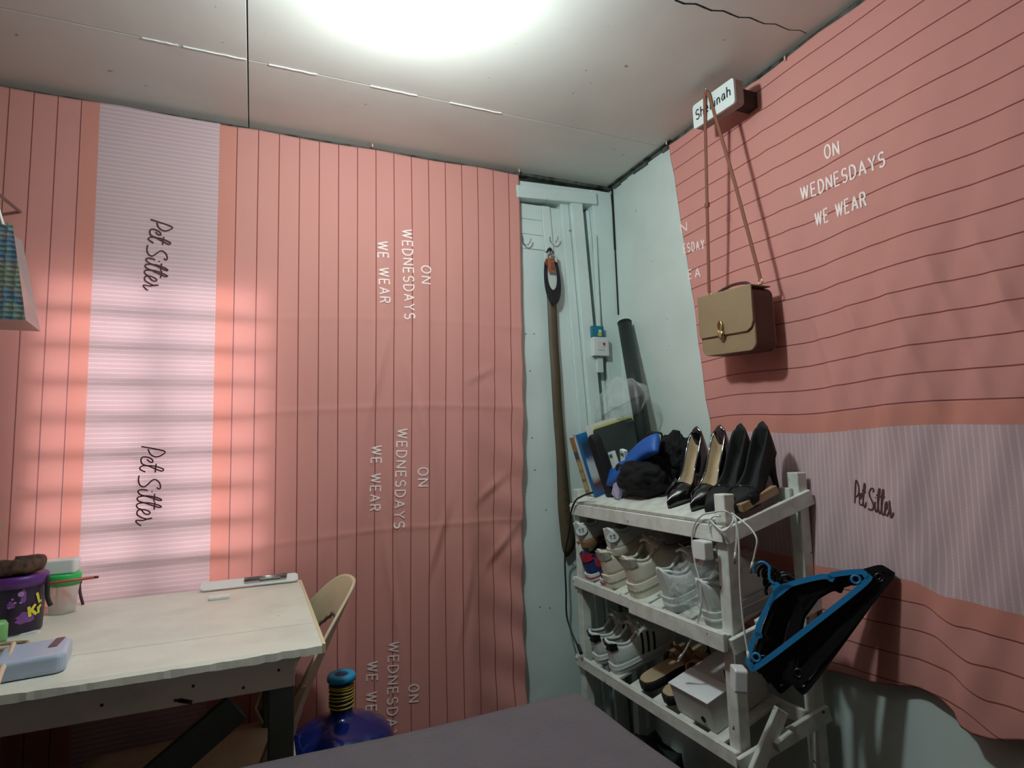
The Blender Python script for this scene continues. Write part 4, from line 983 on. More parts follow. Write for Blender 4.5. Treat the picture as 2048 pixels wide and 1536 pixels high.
# books and papers leaning at the far end of the top shelf
def lean_box(name, label, cat, yb, th, ht, dep, ang, x0, m, zoff=0, pages=None, group=None, tf=.8):
    """upright flat thing on the top shelf: foot at y=yb, leaning by ang towards the door, spine faces the room"""
    z = shz(x0+dep*.0, 0)-.004+zoff
    M = Matrix.Translation((x0, yb, z)) @ Matrix.Rotation(math.radians(ang), 4, 'X') @ Matrix.Rotation(-math.atan(SL)*tf, 4, 'Y')
    t = thing(name, label, cat, group=group); t.matrix_world = M
    e = min(.0012, th*.18)
    bm = bmesh.new(); box(bm, (0, 0, 0), (dep, e, ht)); box(bm, (0, th-e, 0), (dep, th, ht)); box(bm, (0, 0, 0), (e, th, ht)); obj('cover', bm, m, t)
    bm = bmesh.new(); box(bm, (e, e, .001), (dep-.002, th-e, ht-.001)); obj('pages', bm, pages or mat('paper_pages', (220, 218, 204), .8), t)
    return t
BRN = mat('brown_cover', (128, 96, 62), .6); 
t = lean_box('book', 'brown book with yellowed photo panels on its spine, first in the leaning row', 'book', 1.622, .030, .188, .12, -4, .962, mat('sepia_collage_cover', (150, 138, 104), .6, col2=(76, 84, 76), vscale=16), group='books leaning on the rack top')
bm = bmesh.new()
for z0, z1, c in ((.02, .045, 0), (.055, .075, 0), (.085, .11, 0)): box(bm, (-.0006, .006, z0), (0, .028, z1))
obj('spine_picture', bm, mat('yellow_panel', (196, 170, 116), .6), t)
obj('spine_picture', B((-.0006, .002, .15), (0, .029, .184)), mat('tan_panel', (170, 120, 74), .6), t); obj('spine_picture', B((-.0006, .006, .118), (0, .028, .142)), mat('slate_panel', (64, 84, 104), .6), t)
t = lean_box('book', 'thin white booklet with an orange corner leaning behind the brown book', 'book', 1.612, .009, .190, .12, -4, .961, mat('white_cover', (222, 226, 222), .5), group='books leaning on the rack top')
obj('spine_picture', B((-.0006, 0, .185), (0, .006, .198)), mat('orange_corner', (214, 130, 90), .6), t)
lean_box('book', 'thin white magazine between the booklet and the blue book', 'book', 1.602, .009, .192, .12, -4, .960, mat('white_cover', (222, 226, 222)), group='books leaning on the rack top')
SKY = bpy.data.materials.new('sky_photo_cover'); SKY.use_nodes = True; nt = SKY.node_tree; N = nt.nodes; L = nt.links; tc = N.new('ShaderNodeTexCoord'); sp = N.new('ShaderNodeSeparateXYZ'); L.new(tc.outputs['Generated'], sp.inputs[0])
rmp = N.new('ShaderNodeValToRGB'); e = rmp.color_ramp.elements; e[0].position = .0; e[0].color = s2l((60, 100, 160)); e[1].position = 1; e[1].color = s2l((20, 120, 180))
for p_, c in ((.18, (110, 60, 40)), (.30, (200, 208, 210)), (.52, (190, 200, 212)), (.62, (60, 80, 120)), (.80, (40, 60, 74))): k = e.new(p_); k.color = s2l(c)
nz = N.new('ShaderNodeTexNoise'); nz.inputs['Scale'].default_value = 5; L.new(tc.outputs['Generated'], nz.inputs['Vector']); ad = N.new('ShaderNodeMath'); ad.operation = 'MULTIPLY_ADD'; L.new(nz.outputs['Fac'], ad.inputs[0]); ad.inputs[1].default_value = .16; L.new(sp.outputs[2], ad.inputs[2]); sb = N.new('ShaderNodeMath'); sb.operation = 'SUBTRACT'; L.new(ad.outputs[0], sb.inputs[0]); sb.inputs[1].default_value = .08
L.new(sb.outputs[0], rmp.inputs[0]); L.new(rmp.outputs[0], N['Principled BSDF'].inputs['Base Color'])
BLU = mat('blue_cover', (26, 116, 176), .4)
t = lean_box('book', 'blue and white book with a cloudy sky picture and red-brown ground on its front', 'book', 1.589, .012, .197, .13, -4, .958, BLU, group='books leaning on the rack top')
obj('cover_picture', B((.004, -.0012, .004), (.126, -.0002, .196)), SKY, t)
obj('spine_picture', B((-.0008, .001, .170), (-.0001, .011, .196)), mat('cyan_panel', (20, 130, 190), .5), t)
# black umbrella-like folded case: rounded top
bm = bmesh.new(); M = Matrix.Translation((.968, 1.512, shz(.965, 0)-.002)) @ Matrix.Rotation(math.radians(-5), 4, 'X') @ Matrix.Rotation(-math.atan(SL)*.8, 4, 'Y')
prism(bm, [(0, 0), (.040, 0)]+[(.024+.019*math.cos(k*PI/10), .165+.026*math.sin(k*PI/10)) for k in range(11)], (0, 0, 0), (0, 1, 0), (0, 0, 1), .03); bm.transform(M)
tag(obj('pouch', bm, BLACKM, bevel=.006, seg=3), 'tall black fabric case with a rounded top leaning beside the books', 'case')
def plate(name, label, cat, x, y, th, dep, ht, m, turn=0):
    M = Matrix.Translation((x, y, shz(x, 0)-.004)) @ Matrix.Rotation(math.radians(turn), 4, 'Z') @ Matrix.Rotation(math.radians(-3), 4, 'X') @ Matrix.Rotation(-math.atan(SL)*.8, 4, 'Y')
    bm = bmesh.new(); prism(bm, [(p[0]+dep/2, p[1]+ht/2) for p in rrect(dep, ht, .010)], (0, th, 0), (1, 0, 0), (0, 0, 1), th); bm.transform(M)
    tag(obj(name, bm, m), label, cat)
plate('folder', 'large dark slate folder leaning with its face to the room', 'folder', 1.000, 1.568, .004, .152, .196, mat('dark_slate_card', (58, 68, 66), .6))
plate('folder', 'pale yellow folder showing round the top corner of the dark one', 'folder', 1.004, 1.574, .003, .160, .203, mat('pale_yellow_card', (214, 216, 130), .6))
plate('paper_sheet', 'white paper sheets standing behind the slate and yellow folders', 'paper', .985, 1.579, .003, .120, .214, mat('white_paper', (222, 222, 216), .7))
bm = bmesh.new(); prism(bm, [(-.045, 0), (.075, 0), (.085, .05), (.055, .085), (.01, .150), (-.035, .145), (-.05, .07)], (1.040, 1.425, .985), (0, 1, 0), (0, 0, 1), .03)
tag(obj('cap_pouch', bm, BLACKM, bevel=.008, seg=3), 'black wedge shaped pouch standing behind the blue one', 'pouch')
for i, (px, py, a_, lb) in enumerate(((1226, 925, -10, 'white and green packet standing upright, left one of two'), (1243, 922, 14, 'white and green packet tilted right against the other'))):
    p_ = at(px, py, 'x', .962); M = Matrix.Translation(p_+V((.004*i, 0, 0))) @ Matrix.Rotation(math.radians(a_), 4, 'X') @ Matrix.Rotation(-.2, 4, 'Y')
    t = thing('packet', lb, 'packet', group='white and green packets'); t.matrix_world = M
    obj('sleeve', B((0, -.012, -.060), (.012, .012, .032)), mat('white_green_card', (214, 222, 216), .5), t, bevel=.001)
    obj('green_print', B((-.0008, -.008, .014), (-.0001, .008, .024)), mat('teal_print', (30, 122, 106), .5), t)
# blue pouch lying diagonal
def pil(a, b, L_, W__, T_):
    e = ((1-(2*a-1)**8)*(1-(2*b-1)**4)); return max(0, e)**.45*T_
MP = Matrix.Translation((.978, 1.420, 1.050)) @ Matrix.Rotation(math.radians(-22), 4, 'X') @ Matrix.Rotation(math.radians(24), 4, 'Y')
bm = bmesh.new(); n = 24
for s_ in (1, -1):
    vs = [[bm.verts.new(MP @ V((s_*pil(i/n, j/n, 0, 0, .016), (i/n-.5)*.27, (j/n-.5)*.060+.010*math.sin(i/n*6)))) for j in range(n+1)] for i in range(n+1)]
    for i in range(n):
        for j in range(n): bm.faces.new((vs[i][j], vs[i+1][j], vs[i+1][j+1], vs[i][j+1])).smooth = True
tag(obj('blue_pouch', bm, mat('royal_blue_fabric', (30, 92, 176), .5, bump=.2, bscale=40), smooth=True), 'royal blue soft pouch lying slanted between the packets and black bundle', 'pouch')
M = MP @ Matrix.Translation((.020, .02, .034)); bm = bmesh.new(); prism(bm, rrect(.24, .040, .006), (0, 0, 0), (0, 1, 0), (0, 0, 1), .006); bm.transform(M)
tag(obj('white_strip', bm, mat('pale_green_card', (204, 216, 202), .5)), 'pale flat card lying slanted along the top of the blue pouch', 'card')
bm = bmesh.new(); M = Matrix.Translation((.958, 1.480, .966)) @ Matrix.Rotation(math.radians(24), 4, 'X')
prism(bm, rrect(.036, .060, .004), (0, 0, .010), (0, 1, 0), (0, 0, 1), .012); bm.transform(M)
tag(obj('packet_lilac', bm, mat('lilac_packet', (186, 178, 212), .4, var=.3, vscale=40), bevel=.002), 'small lilac packet at the foot of the blue pouch', 'packet')
# clear bag draped over the books
bm = bmesh.new(); bmesh.ops.create_icosphere(bm, subdivisions=5, radius=1)
Mb = Matrix.Translation((1.075, 1.615, 1.222)) @ Matrix.Rotation(math.radians(-16), 4, 'X')
for v in bm.verts:
    d = v.co.copy(); k = 1+.16*noise.noise(d*2.2)+.05*noise.noise(d*9); q = V((d.x*.045, d.y*.145*(1-.35*max(0, d.z)), d.z*.085))*k
    if d.z < -.3: q.z *= .75
    v.co = Mb @ q
tag(obj('plastic_bag', bm, clear('thin_clear_bag', (240, 246, 246), .07, .08), smooth=True), 'crumpled clear plastic bag lying over the books at the far end of the rack', 'plastic bag')
# black tube in the corner
bm = bmesh.new(); a_, b_ = V((1.142, 1.660, 1.505)), V((1.075, 1.470, 1.02))
b2 = a_+(b_-a_)*1.0; d = (b2-a_).normalized(); tube(bm, [a_, b2], .0235, 24); 
t = thing('rolled_mat', 'long black rolled tube leaning in the corner against the right wall', 'tube', b2)
obj('roll', bm, mat('black_vinyl', (34, 44, 42), .42, bump=.1, bscale=20), t, w=1)
bm = bmesh.new(); tube(bm, [a_+d*-.001, a_+d*.002], .0245, 24); obj('end_rim', bm, mat('dark_rim', (24, 32, 32), .5), t, w=1)

# ================================================================== cables, chargers
def cable(label, P, r=.0019, m=PLWC, ends=(), grp=None, pl='x', val=.918):
    pts = [at(p[0], p[1], pl, p[2] if len(p) > 2 else val) for p in P]
    t = thing('charging_cable', label, 'cable', pts[0], group=grp)
    obj('wire', TU(pts, r, 8, 6), m, t, w=1) if 0 else obj('wire', TU(pts, r, 8, 6), m, t, w=1)
    for e_, kind in ends:
        p = pts[e_]; q = pts[e_-1] if e_ == -1 else pts[1]; d = (p-q).normalized()
        bm = bmesh.new(); tube(bm, [p-d*.004, p+d*.014], .0036, 8, flat=.7); obj('plug', bm, PLW, t, w=1)
        bm = bmesh.new(); beam(bm, p+d*.0145, p+d*.021, .006, .0028); obj('connector_tip', bm, METAL, t, w=1)
    return t
bl = thing('black_cable', 'black cable hanging down the far left side of the shoe rack', 'cable')
obj('wire', TU([at(x, y, 'x', .914) for x, y in ((1185, 985), (1165, 992), (1150, 1003), (1141, 1030), (1138, 1065), (1130, 1110), (1132, 1180), (1134, 1235), (1150, 1280), (1164, 1306))], .0028, 8, 6), mat('black_rubber', (16, 20, 20), .5), bl)
obj('plug', TU([at(x, y, 'x', .914) for x, y in ((1156, 1290), (1163, 1308))], .0055, 8, 2), mat('black_rubber', (16, 20, 20)), bl)
cable('white cable looping left of the corner post down past the middle shelf', ((1432, 1024), (1405, 1030), (1388, 1052), (1384, 1085), (1390, 1125), (1401, 1170), (1402, 1215), (1390, 1260), (1372, 1298), (1362, 1312)), ends=((-1, 0),))
cable('short white cable feeding the upper charger', ((1440, 1032), (1426, 1034), (1418, 1048), (1420, 1066)), r=.0018)
cable('white cable hanging long on the right of the corner post to the lower charger', ((1466, 1032, .93), (1474, 1052, .93), (1478, 1090, .93), (1480, 1170, .93), (1487, 1250, .93), (1496, 1306, .93)), ends=((-1, 0),))
cable('white cable end with dark tip hanging beside the corner post', ((1460, 1030, .93), (1472, 1040, .93), (1474, 1075, .93), (1471, 1108, .93)), r=.0026, ends=((-1, 0),))
cable('white cable curling out furthest right over the rack\'s side rail', ((1463, 1026, .93), (1482, 1040, .93), (1502, 1058, .93), (1514, 1080, .93), (1510, 1105, .93), (1505, 1128, .93)), ends=((-1, 0),))
cable('white cable wound round the corner post below its top', ((1420, 1040), (1445, 1062, .912), (1462, 1050, .92), (1466, 1035, .93), (1450, 1022, .918), (1428, 1024)), r=.0018)
t = thing('charger', 'white USB charger with prongs hanging on the front of the corner post', 'charger', (.915, 1.061, .865))
bm = bmesh.new(); prism(bm, rrect(.040, .040, .005), (0, 0, 0), (0, -1, 0), (0, 0, 1), .024); obj('housing', bm, PLW, t, bevel=.002)
for dy in (-.006, .006): obj('prong', B((-.016, dy-.0025+.002, -.034), (-.0145, dy+.0025+.002, -.020)), METAL, t)
t = thing('charger', 'white phone charger hanging low beside the corner post under the blue hanger', 'charger', (.915, .972, .622), (0, math.radians(4), math.radians(-28)))
bm = bmesh.new(); prism(bm, rrect(.038, .046, .006), (0, 0, 0), (0, -1, 0), (0, 0, 1), .026); obj('housing', bm, PLW, t, bevel=.003)

# ================================================================== hangers
HB = mat('blue_plastic', (36, 120, 172), .35); HK = mat('black_plastic', (22, 20, 24), .3)
def hanger(name, label, group, M, m):
    t = thing(name, label, 'hanger', group=group); t.matrix_world = M; W2 = .172
    P_ = [(-W2, 0), (-W2+.004, .014), (-.118, .043), (-.110, .036), (-.100, .052), (-.035, .080), (0, .088), (.035, .080), (.100, .052), (.110, .036), (.118, .043), (W2-.004, .014), (W2, 0), (W2-.012, -.010), (0, -.012), (-W2+.012, -.010)]
    q = catmull([V((x, 0, z)) for x, z in P_], 5, True)
    bm = bmesh.new(); rows = []; n = len(q)
    for i, p in enumerate(q):
        d = (q[(i+1) % n]-q[i-1]).normalized(); nrm = V((-d.z, 0, d.x)); w = .0062
        rows.append([bm.verts.new(p+nrm*a*w+V((0, b*.0022, 0))) for a, b in ((-1, -1), (1, -1), (1, 1), (-1, 1))])
    for i in range(n):
        a, b = rows[i], rows[(i+1) % n]
        for k in range(4): bm.faces.new((a[k], a[(k+1) % 4], b[(k+1) % 4], b[k]))
    obj('frame', bm, m, t, bevel=.0008, seg=1)
    for sx_ in (-1, 1):
        c = [V((sx_*(W2-.022)+.009*math.cos(k*PI/8), 0, .006+.009*math.sin(k*PI/8))) for k in range(16)]
        obj('end_loop', tube(bmesh.new(), c, .0036, 6, closed=True), m, t)
    bm = bmesh.new(); prism(bm, [(-.034, .076), (.034, .076), (.012, .094), (.008, .106), (-.008, .106), (-.012, .094)], (0, .0022, 0), (1, 0, 0), (0, 0, 1), .0044); obj('neck', bm, m, t)
    hk = [V((0, 0, .104)), V((0, 0, .118)), V((.008, 0, .128)), V((.020, 0, .142)), V((.014, 0, .160)), V((-.006, 0, .162)), V((-.018, 0, .150))]
    obj('hook', TU(hk, .0038, 8, 5), m, t)
    return t
pL, pR = V((.930, .970, .647)), V((1.092, .822, .832))
cx_ = (pL+pR)/2; X_ = (pR-pL).normalized()
ap = V((1.002, .930, .800))-cx_; Z_ = (ap-X_*ap.dot(X_)).normalized(); Y_ = Z_.cross(X_).normalized()
def hM(c, X, Z):
    Z = (Z-X*X.dot(Z)).normalized(); Y = Z.cross(X).normalized(); return Matrix(((X.x, Y.x, Z.x, c.x), (X.y, Y.y, Z.y, c.y), (X.z, Y.z, Z.z, c.z), (0, 0, 0, 1)))
sc = (pR-pL).length/.344
hanger('clothes_hanger', 'bright blue plastic clothes hanger in front of the black ones', None, hM(cx_, X_, Z_) @ Matrix.Scale(sc, 4), HB)
back = Y_ if Y_.dot(V((1, .3, 0))) > 0 else -Y_
hb = None
for i in range(11):
    k = i+1; rot = Matrix.Rotation(math.radians(-1.2*k+random.uniform(-2, 2)), 3, Y_)
    X2 = rot @ X_; Z2 = rot @ Z_
    c = cx_+V((.0035*k, -.0035*k, -.0040*k))+back*.0052*k+X_*random.uniform(-.004, .006)+(X_*.006*k if i > 5 else V())
    M = hM(c, X2, Z2) @ Matrix.Scale(sc*.98, 4)
    # keep the stack off the wall
    tip = M @ V((.172, 0, 0)); mx_ = max((M @ V((.172, 0, 0))).x, (M @ V((0, 0, .16))).x)
    if mx_ > 1.128: M = Matrix.Translation((1.128-mx_, 0, 0)) @ M
    if hb is None: hb = hanger('clothes_hanger', 'black plastic clothes hanger in the stack behind the blue one', 'black hangers stacked on the rack', M, HK)
    else: dup(hb, M)

# ================================================================== things on the door and the boarded corner
def hook(label, px, py):
    p = at(px, py, 'y', YD-.006); t = thing('wall_hook', label, 'hook', (p.x, YD-.001, p.z), group='wire hooks on the door')
    obj('hook_wire', TU([V((-.004, 0, .030)), V((-.004, -.006, .012)), V((-.006, -.012, -.004)), V((.004, -.022, -.012)), V((.014, -.026, .0)), V((.016, -.026, .010))], .0020, 8, 5), METAL, t); return t
hook('bent wire hook on the white door beside the curtain edge', 1048, 486)
hook('wire hook on the white door carrying the sock packet', 1102, 482)
# belt
_bl = [at(px, py, 'y', YD-.02) for px, py in ((1100, 520), (1104, 620), (1111, 780), (1121, 930), (1128, 1020), (1137, 1095))][::-1]
def bx_(z): return interp([p.z for p in _bl], [p.x for p in _bl], z)
bm = bmesh.new(); n = 50; vs = []
for i in range(n+1):
    z = lerp(.742, 1.752, i/n); x = bx_(z); y = YD-.020-.006*math.sin(i/n*4)-.004*math.sin(i*.5)*.3; w = .0165+(.008*smooth01((1.1-z)/.3)); e = smooth01((z-.742)/.03)
    vs.append([bm.verts.new(V((x-w*(.45+.55*e), y, z))), bm.verts.new(V((x+w*e*1.0, y-.001, z+.004)))])
for a, b in zip(vs, vs[1:]): bm.faces.new((a[0], a[1], b[1], b[0])).smooth = True
t = thing('belt', 'wide brown leather belt hanging down the white door', 'belt', (.897, YD-.02, 1.75)); obj('strap', bm, BELT, t, w=1, solid=.003)
bm = bmesh.new()
for k in range(5): lathe(bm, [(.002, 0), (.002, .0012)], k=8, M=Matrix.Translation((bx_(.82+.035*k)+.004, YD-.0275, .82+.035*k)) @ Matrix.Rotation(PI/2, 4, 'X'))
obj('belt_holes', bm, BLACKC, t, w=1)
# sock packet
c = at(1104, 552, 'y', YD-.036); t = thing('sock_packet', 'clear packet with a black low-cut sock on a white card, hooked on the door', 'packet', (c.x, YD-.036, c.z), (0, math.radians(-3), 0))
def so(s, dy, k=28):
    out = []
    for i in range(k):
        a = 2*PI*i/k; w = lerp(.024, .036, .5-.5*math.sin(a)); out.append((w*s*math.cos(a)**1, .098*s*math.sin(a)+dy))
    return out
O_, I_ = so(1, 0), so(1, 0)
I_ = [((p[0]*.60), p[1]*.62+.012) for p in O_]
bm = bmesh.new(); a = [bm.verts.new(V((p[0], 0, p[1]))) for p in O_]; b = [bm.verts.new(V((p[0], -.002, p[1]))) for p in I_]
for k in range(len(a)): bm.faces.new((a[k], a[(k+1) % len(a)], b[(k+1) % len(a)], b[k]))
obj('sock', bm, mat('black_sock', (28, 32, 38), .7), t, solid=.003)
bm = bmesh.new(); prism(bm, [(p[0]*.97, p[1]*.97) for p in I_], (0, .002, 0), (1, 0, 0), (0, 0, 1), .001); box(bm, (-.024, -.003, .048), (.022, -.0022, .078)); obj('card', bm, mat('white_card', (222, 230, 226), .5), t)
bm = bmesh.new(); prism(bm, [(p[0]*1.12, p[1]*1.06-.003) for p in O_], (0, -.006, 0), (1, 0, 0), (0, 0, 1), .0008); obj('film', bm, clear('packet_film', (30, 32, 32), .01, .06), t)
c = at(1101, 530, 'y', YD-.050); t = thing('key_tag', 'brown leather key tag with embossed letters on a steel ring', 'key tag', (c.x, YD-.050, c.z))
bm = bmesh.new(); prism(bm, rrect(.024, .048, .003), (.002, 0, 0), (1, 0, 0), (0, 0, 1), .002); tg = obj('leather_tag', bm, mat('tan_brown_leather', (160, 94, 66), .6, bump=.2), t)
sf = lambda a, b, l=0: V((a, -.0026-l, b)); obj('embossed_text', text_mesh('LSOB', (.001, .018), (.001, -.017), .012, sf, .0017, gap=.25, up=(1, 0)), mat('dark_emboss', (84, 40, 26), .7), tg)
bm = bmesh.new(); prism(bm, [(-.016, .020), (-.004, .022), (-.004, -.006), (-.014, -.002), (-.019, .006)], (0, .003, 0), (1, 0, 0), (0, 0, 1), .002); obj('leather_tag', bm, mat('dark_tan_leather', (128, 66, 50), .6), t)
q = [V((.000+.011*math.cos(a*PI/10), -.001+.002*math.sin(a), .034+.011*math.sin(a*PI/10))) for a in range(20)]
obj('ring', tube(bmesh.new(), q, .0013, 6, closed=True), METAL, t)
bm = bmesh.new()
for k, (x, z) in enumerate(((.006, .048), (-.006, .046), (.010, .040))): tube(bm, [V((x, -.004, z)), V((x*.4, -.004, z-.012))], .0022, 6)
obj('clasp', bm, METAL, t)
# switch box
c = at(1202, 692, 'y', YD-.045); t = thing('switch_box', 'white plastic surface switch box on the corner boards', 'switch', (c.x, YD-.027, c.z))
bm = bmesh.new(); box(bm, (-.030, -.022, -.034), (.030, 0, .030)); obj('housing', bm, PLW, t, bevel=.002)
bm = bmesh.new(); prism(bm, rrect(.024, .030, .003), (-.004, -.022, 0), (1, 0, 0), (0, 0, 1), .0015); obj('rocker', bm, mat('warm_white_plastic', (220, 222, 214), .3), t)
bm = bmesh.new(); prism(bm, [(-.0, .006), (.008, .010), (.012, .004), (.006, .002), (.010, -.004), (.004, .0)], (.003, -.0238, .002), (1, 0, 0), (0, 0, 1), .0005); obj('red_mark', bm, RED, t)
bm = bmesh.new(); box(bm, (-.012, -.010, -.09), (.012, 0, -.035)); box(bm, (-.004, -.008, .031), (.010, 0, .40)); obj('conduit', bm, DOORPAINT, t, bevel=.002)
c = at(1197, 664, 'y', YD-.045); t = thing('small_packet', 'small teal packet standing on top of the switch box', 'packet', (c.x, YD-.036, c.z-.0))
bm = bmesh.new(); box(bm, (-.023, -.008, -.019), (.023, .008, .022)); obj('sachet', bm, mat('teal_pack', (20, 118, 140), .4), t, bevel=.002)
obj('yellow_print', B((-.002, -.009, -.014), (.012, -.0082, -.002)), mat('yellow_pack_print', (196, 200, 60), .5), t); obj('white_print', B((.001, -.009, -.001), (.012, -.0082, .008)), mat('pale_print_patch', (200, 220, 226), .5), t)
# door nail heads
for px, py in [(1052, 668), (1068, 668), (1060, 742), (1064, 876), (1070, 940), (1092, 1020), (1080, 1214), (1100, 1216), (1092, 410), (1146, 1130)]:
    p = at(px, py, 'y', YD); obj('nail_head', lathe(bmesh.new(), [(.0026, 0), (.0026, .0008)], k=8, M=Matrix.Translation((p.x, YD+.0002, p.z)) @ Matrix.Rotation(PI/2, 4, 'X')), mat('dull_nail', (110, 112, 108), .6), door)

# ================================================================== brown bag and its name block
t = thing('handbag', 'olive brown leather satchel with gold turn clasp hanging on the right wall', 'handbag', (1.06, 1.11, 1.39), (0, 0, 0))
# local frame: X' = -y (to the right as seen), outward = -x
def bgv(a, b, d): return V((1.062+d, 1.112-a, 1.388+b+a*-.06))
bm = bmesh.new(); o1 = [(p[0], p[1]) for p in rrect(.180, .152, .020, 6)]
def loop(pts, d): return [bm.verts.new(bgv(a, b, d)) for a, b in pts]
tr = [(p[0]*(1 if p[1] < 0 else .99), p[1]) for p in o1]
Ls = [loop([(a*.985, b*.985) for a, b in tr], 0), loop(tr, .003), loop(tr, .062), loop([(a*.985, b*.985) for a, b in tr], .065)]
for A_, B_ in zip(Ls, Ls[1:]):
    for k in range(len(A_)): f = bm.faces.new((A_[k], A_[(k+1) % len(A_)], B_[(k+1) % len(A_)], B_[k])); f.material_index = 1 if A_ is Ls[1] else 0
bm.faces.new(Ls[0]).material_index = 0; bm.faces.new(Ls[-1][::-1])
body = obj('bag_body', bm, [BAGL, BAGD], t, w=1)
bm = bmesh.new(); fp = [(-.091, .079), (-.091, -.022), (-.086, -.030), (.070, -.030), (.084, -.022), (.090, -.008), (.091, .079)]
vs0 = [bm.verts.new(bgv(a, b, -.006)) for a, b in fp]; vs1 = [bm.verts.new(bgv(a, b, -.0012)) for a, b in fp]; n = len(fp)
bm.faces.new(vs0); bm.faces.new(vs1[::-1])
for k in range(n): bm.faces.new((vs0[k], vs0[(k+1) % n], vs1[(k+1) % n], vs1[k]))
tp = [bm.verts.new(bgv(a, .080, d)) for a, d in ((-.090, -.005), (.089, -.005), (.089, .060), (-.090, .060))]; tq = [bm.verts.new(bgv(a, .0765, d)) for a, d in ((-.090, -.005), (.089, -.005), (.089, .060), (-.090, .060))]
bm.faces.new(tp); bm.faces.new(tq[::-1])
for k in range(4): bm.faces.new((tp[k], tp[(k+1) % 4], tq[(k+1) % 4], tq[k]))
obj('flap', bm, BAGL, t, w=1, bevel=.0016)
bm = bmesh.new(); lathe(bm, [(0, -.002), (.010, 0), (.0085, .004), (0, .006)], k=20, M=Matrix.Translation(bgv(-.010, -.028, -.008)) @ Matrix.Scale(1.4, 4, (0, 0, 1)) @ Matrix.Rotation(-PI/2, 4, 'Y')); 
q = [bgv(-.010+.007*math.cos(a*PI/10), -.010+.016*math.sin(a*PI/10), -.011) for a in range(20)]; tube(bm, q, .0022, 6, closed=True); obj('clasp', bm, GOLD, t, w=1)
bm = bmesh.new(); q = [bgv(-.055, .080, .03), bgv(-.045, .090, .03), bgv(.0, .098, .03), bgv(.045, .094, .03), bgv(.058, .080, .03)]; tube(bm, catmull(q, 5), .0038, 8); obj('top_handle', bm, BAGD, t, w=1)
for a in (-.078, .090):
    q = [bgv(a+.006*math.cos(k*PI/8), .088+.007*math.sin(k*PI/8), .028) for k in range(16)]; obj('ring', tube(bmesh.new(), q, .0016, 6, closed=True), GOLD, t, w=1)
top = V((1.068, 1.126, 2.012))
def strapm(P_, w):
    bm = bmesh.new(); rows = []
    for i, p in enumerate(P_): rows.append([bm.verts.new(p+V((0, s_*w/2, 0))) for s_ in (-1, 1)])
    for a, b in zip(rows, rows[1:]): bm.faces.new((a[0], a[1], b[1], b[0]))
    return bm
l0, r0 = bgv(-.078, .094, .024), bgv(.090, .094, .028)
tt = V((1.060, 1.131, 1.985)); obj('strap', strapm([l0, l0.lerp(tt, .5)+V((.0, 0, 0)), tt, V((1.060, 1.127, 2.0))], .0095), STRAP, t, w=1, solid=.0022)
tt = V((1.061, 1.116, 1.985)); obj('strap', strapm([r0, r0.lerp(tt, .5)+V((.004, 0, 0)), tt, V((1.061, 1.124, 2.0))], .0095), STRAP, t, w=1, solid=.0022)
m_ = l0.lerp(V((1.060, 1.131, 1.985)), .45); obj('buckle', B((m_.x-.003, m_.y-.0065, m_.z-.006), (m_.x+.003, m_.y+.0065, m_.z+.006)), STRAP, t, w=1)
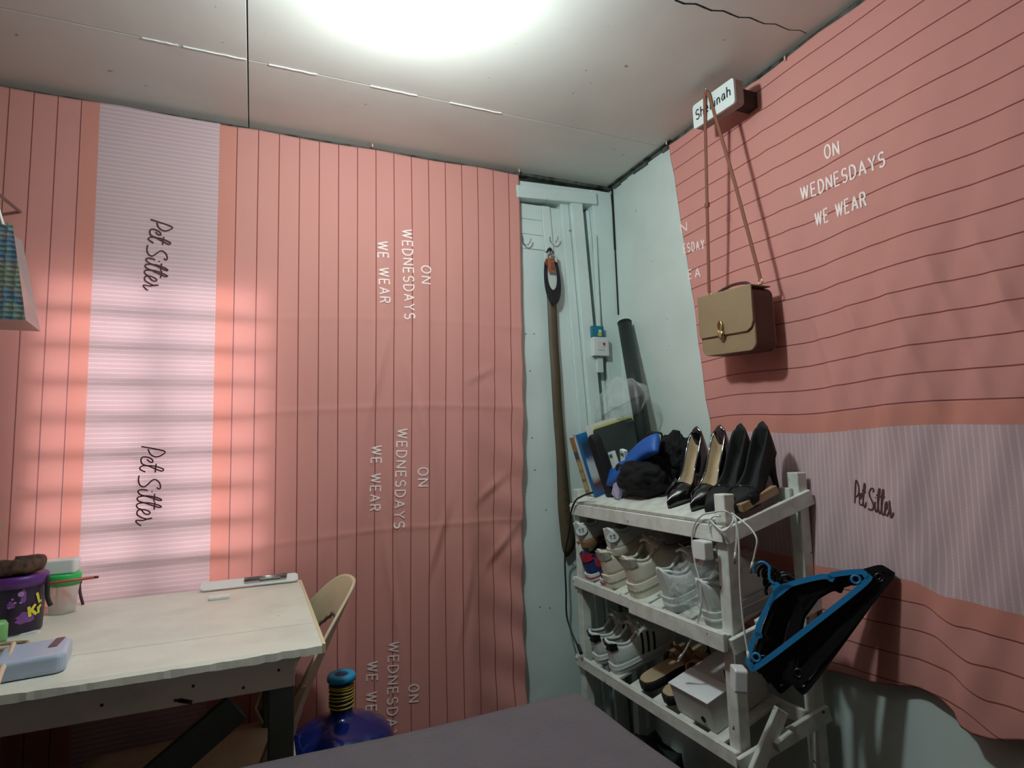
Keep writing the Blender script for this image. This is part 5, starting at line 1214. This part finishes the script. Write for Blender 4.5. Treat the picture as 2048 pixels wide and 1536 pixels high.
# block with handwriting
SX = 1.066
c0, c1, c2, c3 = (at(px, py, 'x', SX) for px, py in ((1388, 212), (1467, 158), (1474, 206), (1400, 253)))
z_hi, z_lo = 1.990, 1.922
t = thing('name_block', 'white block with handwritten lettering fixed high on the wall behind the bag strap', 'sign', (1.1, 1.11, 1.95))
def blk(px, py, x=SX): q = at(px, py, 'x', x); return q
bm = bmesh.new(); yL, yR = c3.y+.010, c2.y; zz = lambda y: 0
def rr(x, grow=0): return [V((x, 1.1105+(-p[0]), 1.957+p[1]-p[0]*.05)) for p in rrect(.148+grow, .066+grow, .008, 4)]
A_ = [bm.verts.new(p) for p in rr(SX)]; B_ = [bm.verts.new(p) for p in rr(SX+.006)]; n = len(A_)
bm.faces.new(A_); bm.faces.new(B_[::-1])
for k in range(n): bm.faces.new((A_[k], A_[(k+1) % n], B_[(k+1) % n], B_[k]))
face = obj('face_plate', bm, mat('white_gloss_card', (222, 230, 226), .35), t, w=1)
bm = bmesh.new(); A_ = [bm.verts.new(p) for p in rr(SX+.0065, .0)]; B_ = [bm.verts.new(p) for p in rr(1.096, .0)]
bm.faces.new(A_); bm.faces.new(B_[::-1])
for k in range(n): bm.faces.new((A_[k], A_[(k+1) % n], B_[(k+1) % n], B_[k]))
obj('wood_block', bm, mat('grey_wood_block', (160, 146, 136), .7), t, w=1)
obj('bracket', B((1.0965, 1.052, 1.935), (XR-.001, 1.084, 1.975)), mat('dark_bracket_wood', (58, 42, 38), .8), t, w=1)
sf = lambda a, b, l=0: V((SX-.0008-l, 1.1105-a, 1.957+b-a*.05))
obj('handwritten_text', text_mesh('S', (-.062, -.012), (-.050, -.012), .026, sf, .0034), INK, t).location = -t.location
obj('handwritten_text', text_mesh('hekinah', (-.044, -.011), (.062, -.008), .027, sf, .0034, gap=.24), INK, t).location = -t.location
bm = bmesh.new(); tube(bm, [V((SX+.02, 1.124, 1.985)), V((SX-.004, 1.124, 2.004)), V((SX-.008, 1.124, 2.009))], .0022, 6)
tag(obj('nail', bm, METAL), 'nail at the top of the white lettered block carrying the bag strap', 'nail')

# ================================================================== dark things on the floor under the rack
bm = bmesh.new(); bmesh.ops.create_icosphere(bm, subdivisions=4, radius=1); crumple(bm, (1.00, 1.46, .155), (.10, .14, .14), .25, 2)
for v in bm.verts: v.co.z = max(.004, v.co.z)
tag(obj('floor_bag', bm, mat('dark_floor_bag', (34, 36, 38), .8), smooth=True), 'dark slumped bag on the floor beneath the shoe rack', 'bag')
bm = bmesh.new(); bmesh.ops.create_icosphere(bm, subdivisions=4, radius=1); crumple(bm, (.99, 1.20, .10), (.09, .11, .10), .3, 2.5)
for v in bm.verts: v.co.z = max(.004, v.co.z)
tag(obj('floor_cloth', bm, mat('grey_floor_cloth', (96, 98, 96), .9), smooth=True), 'grey cloth heap on the floor beneath the near half of the shoe rack', 'cloth')
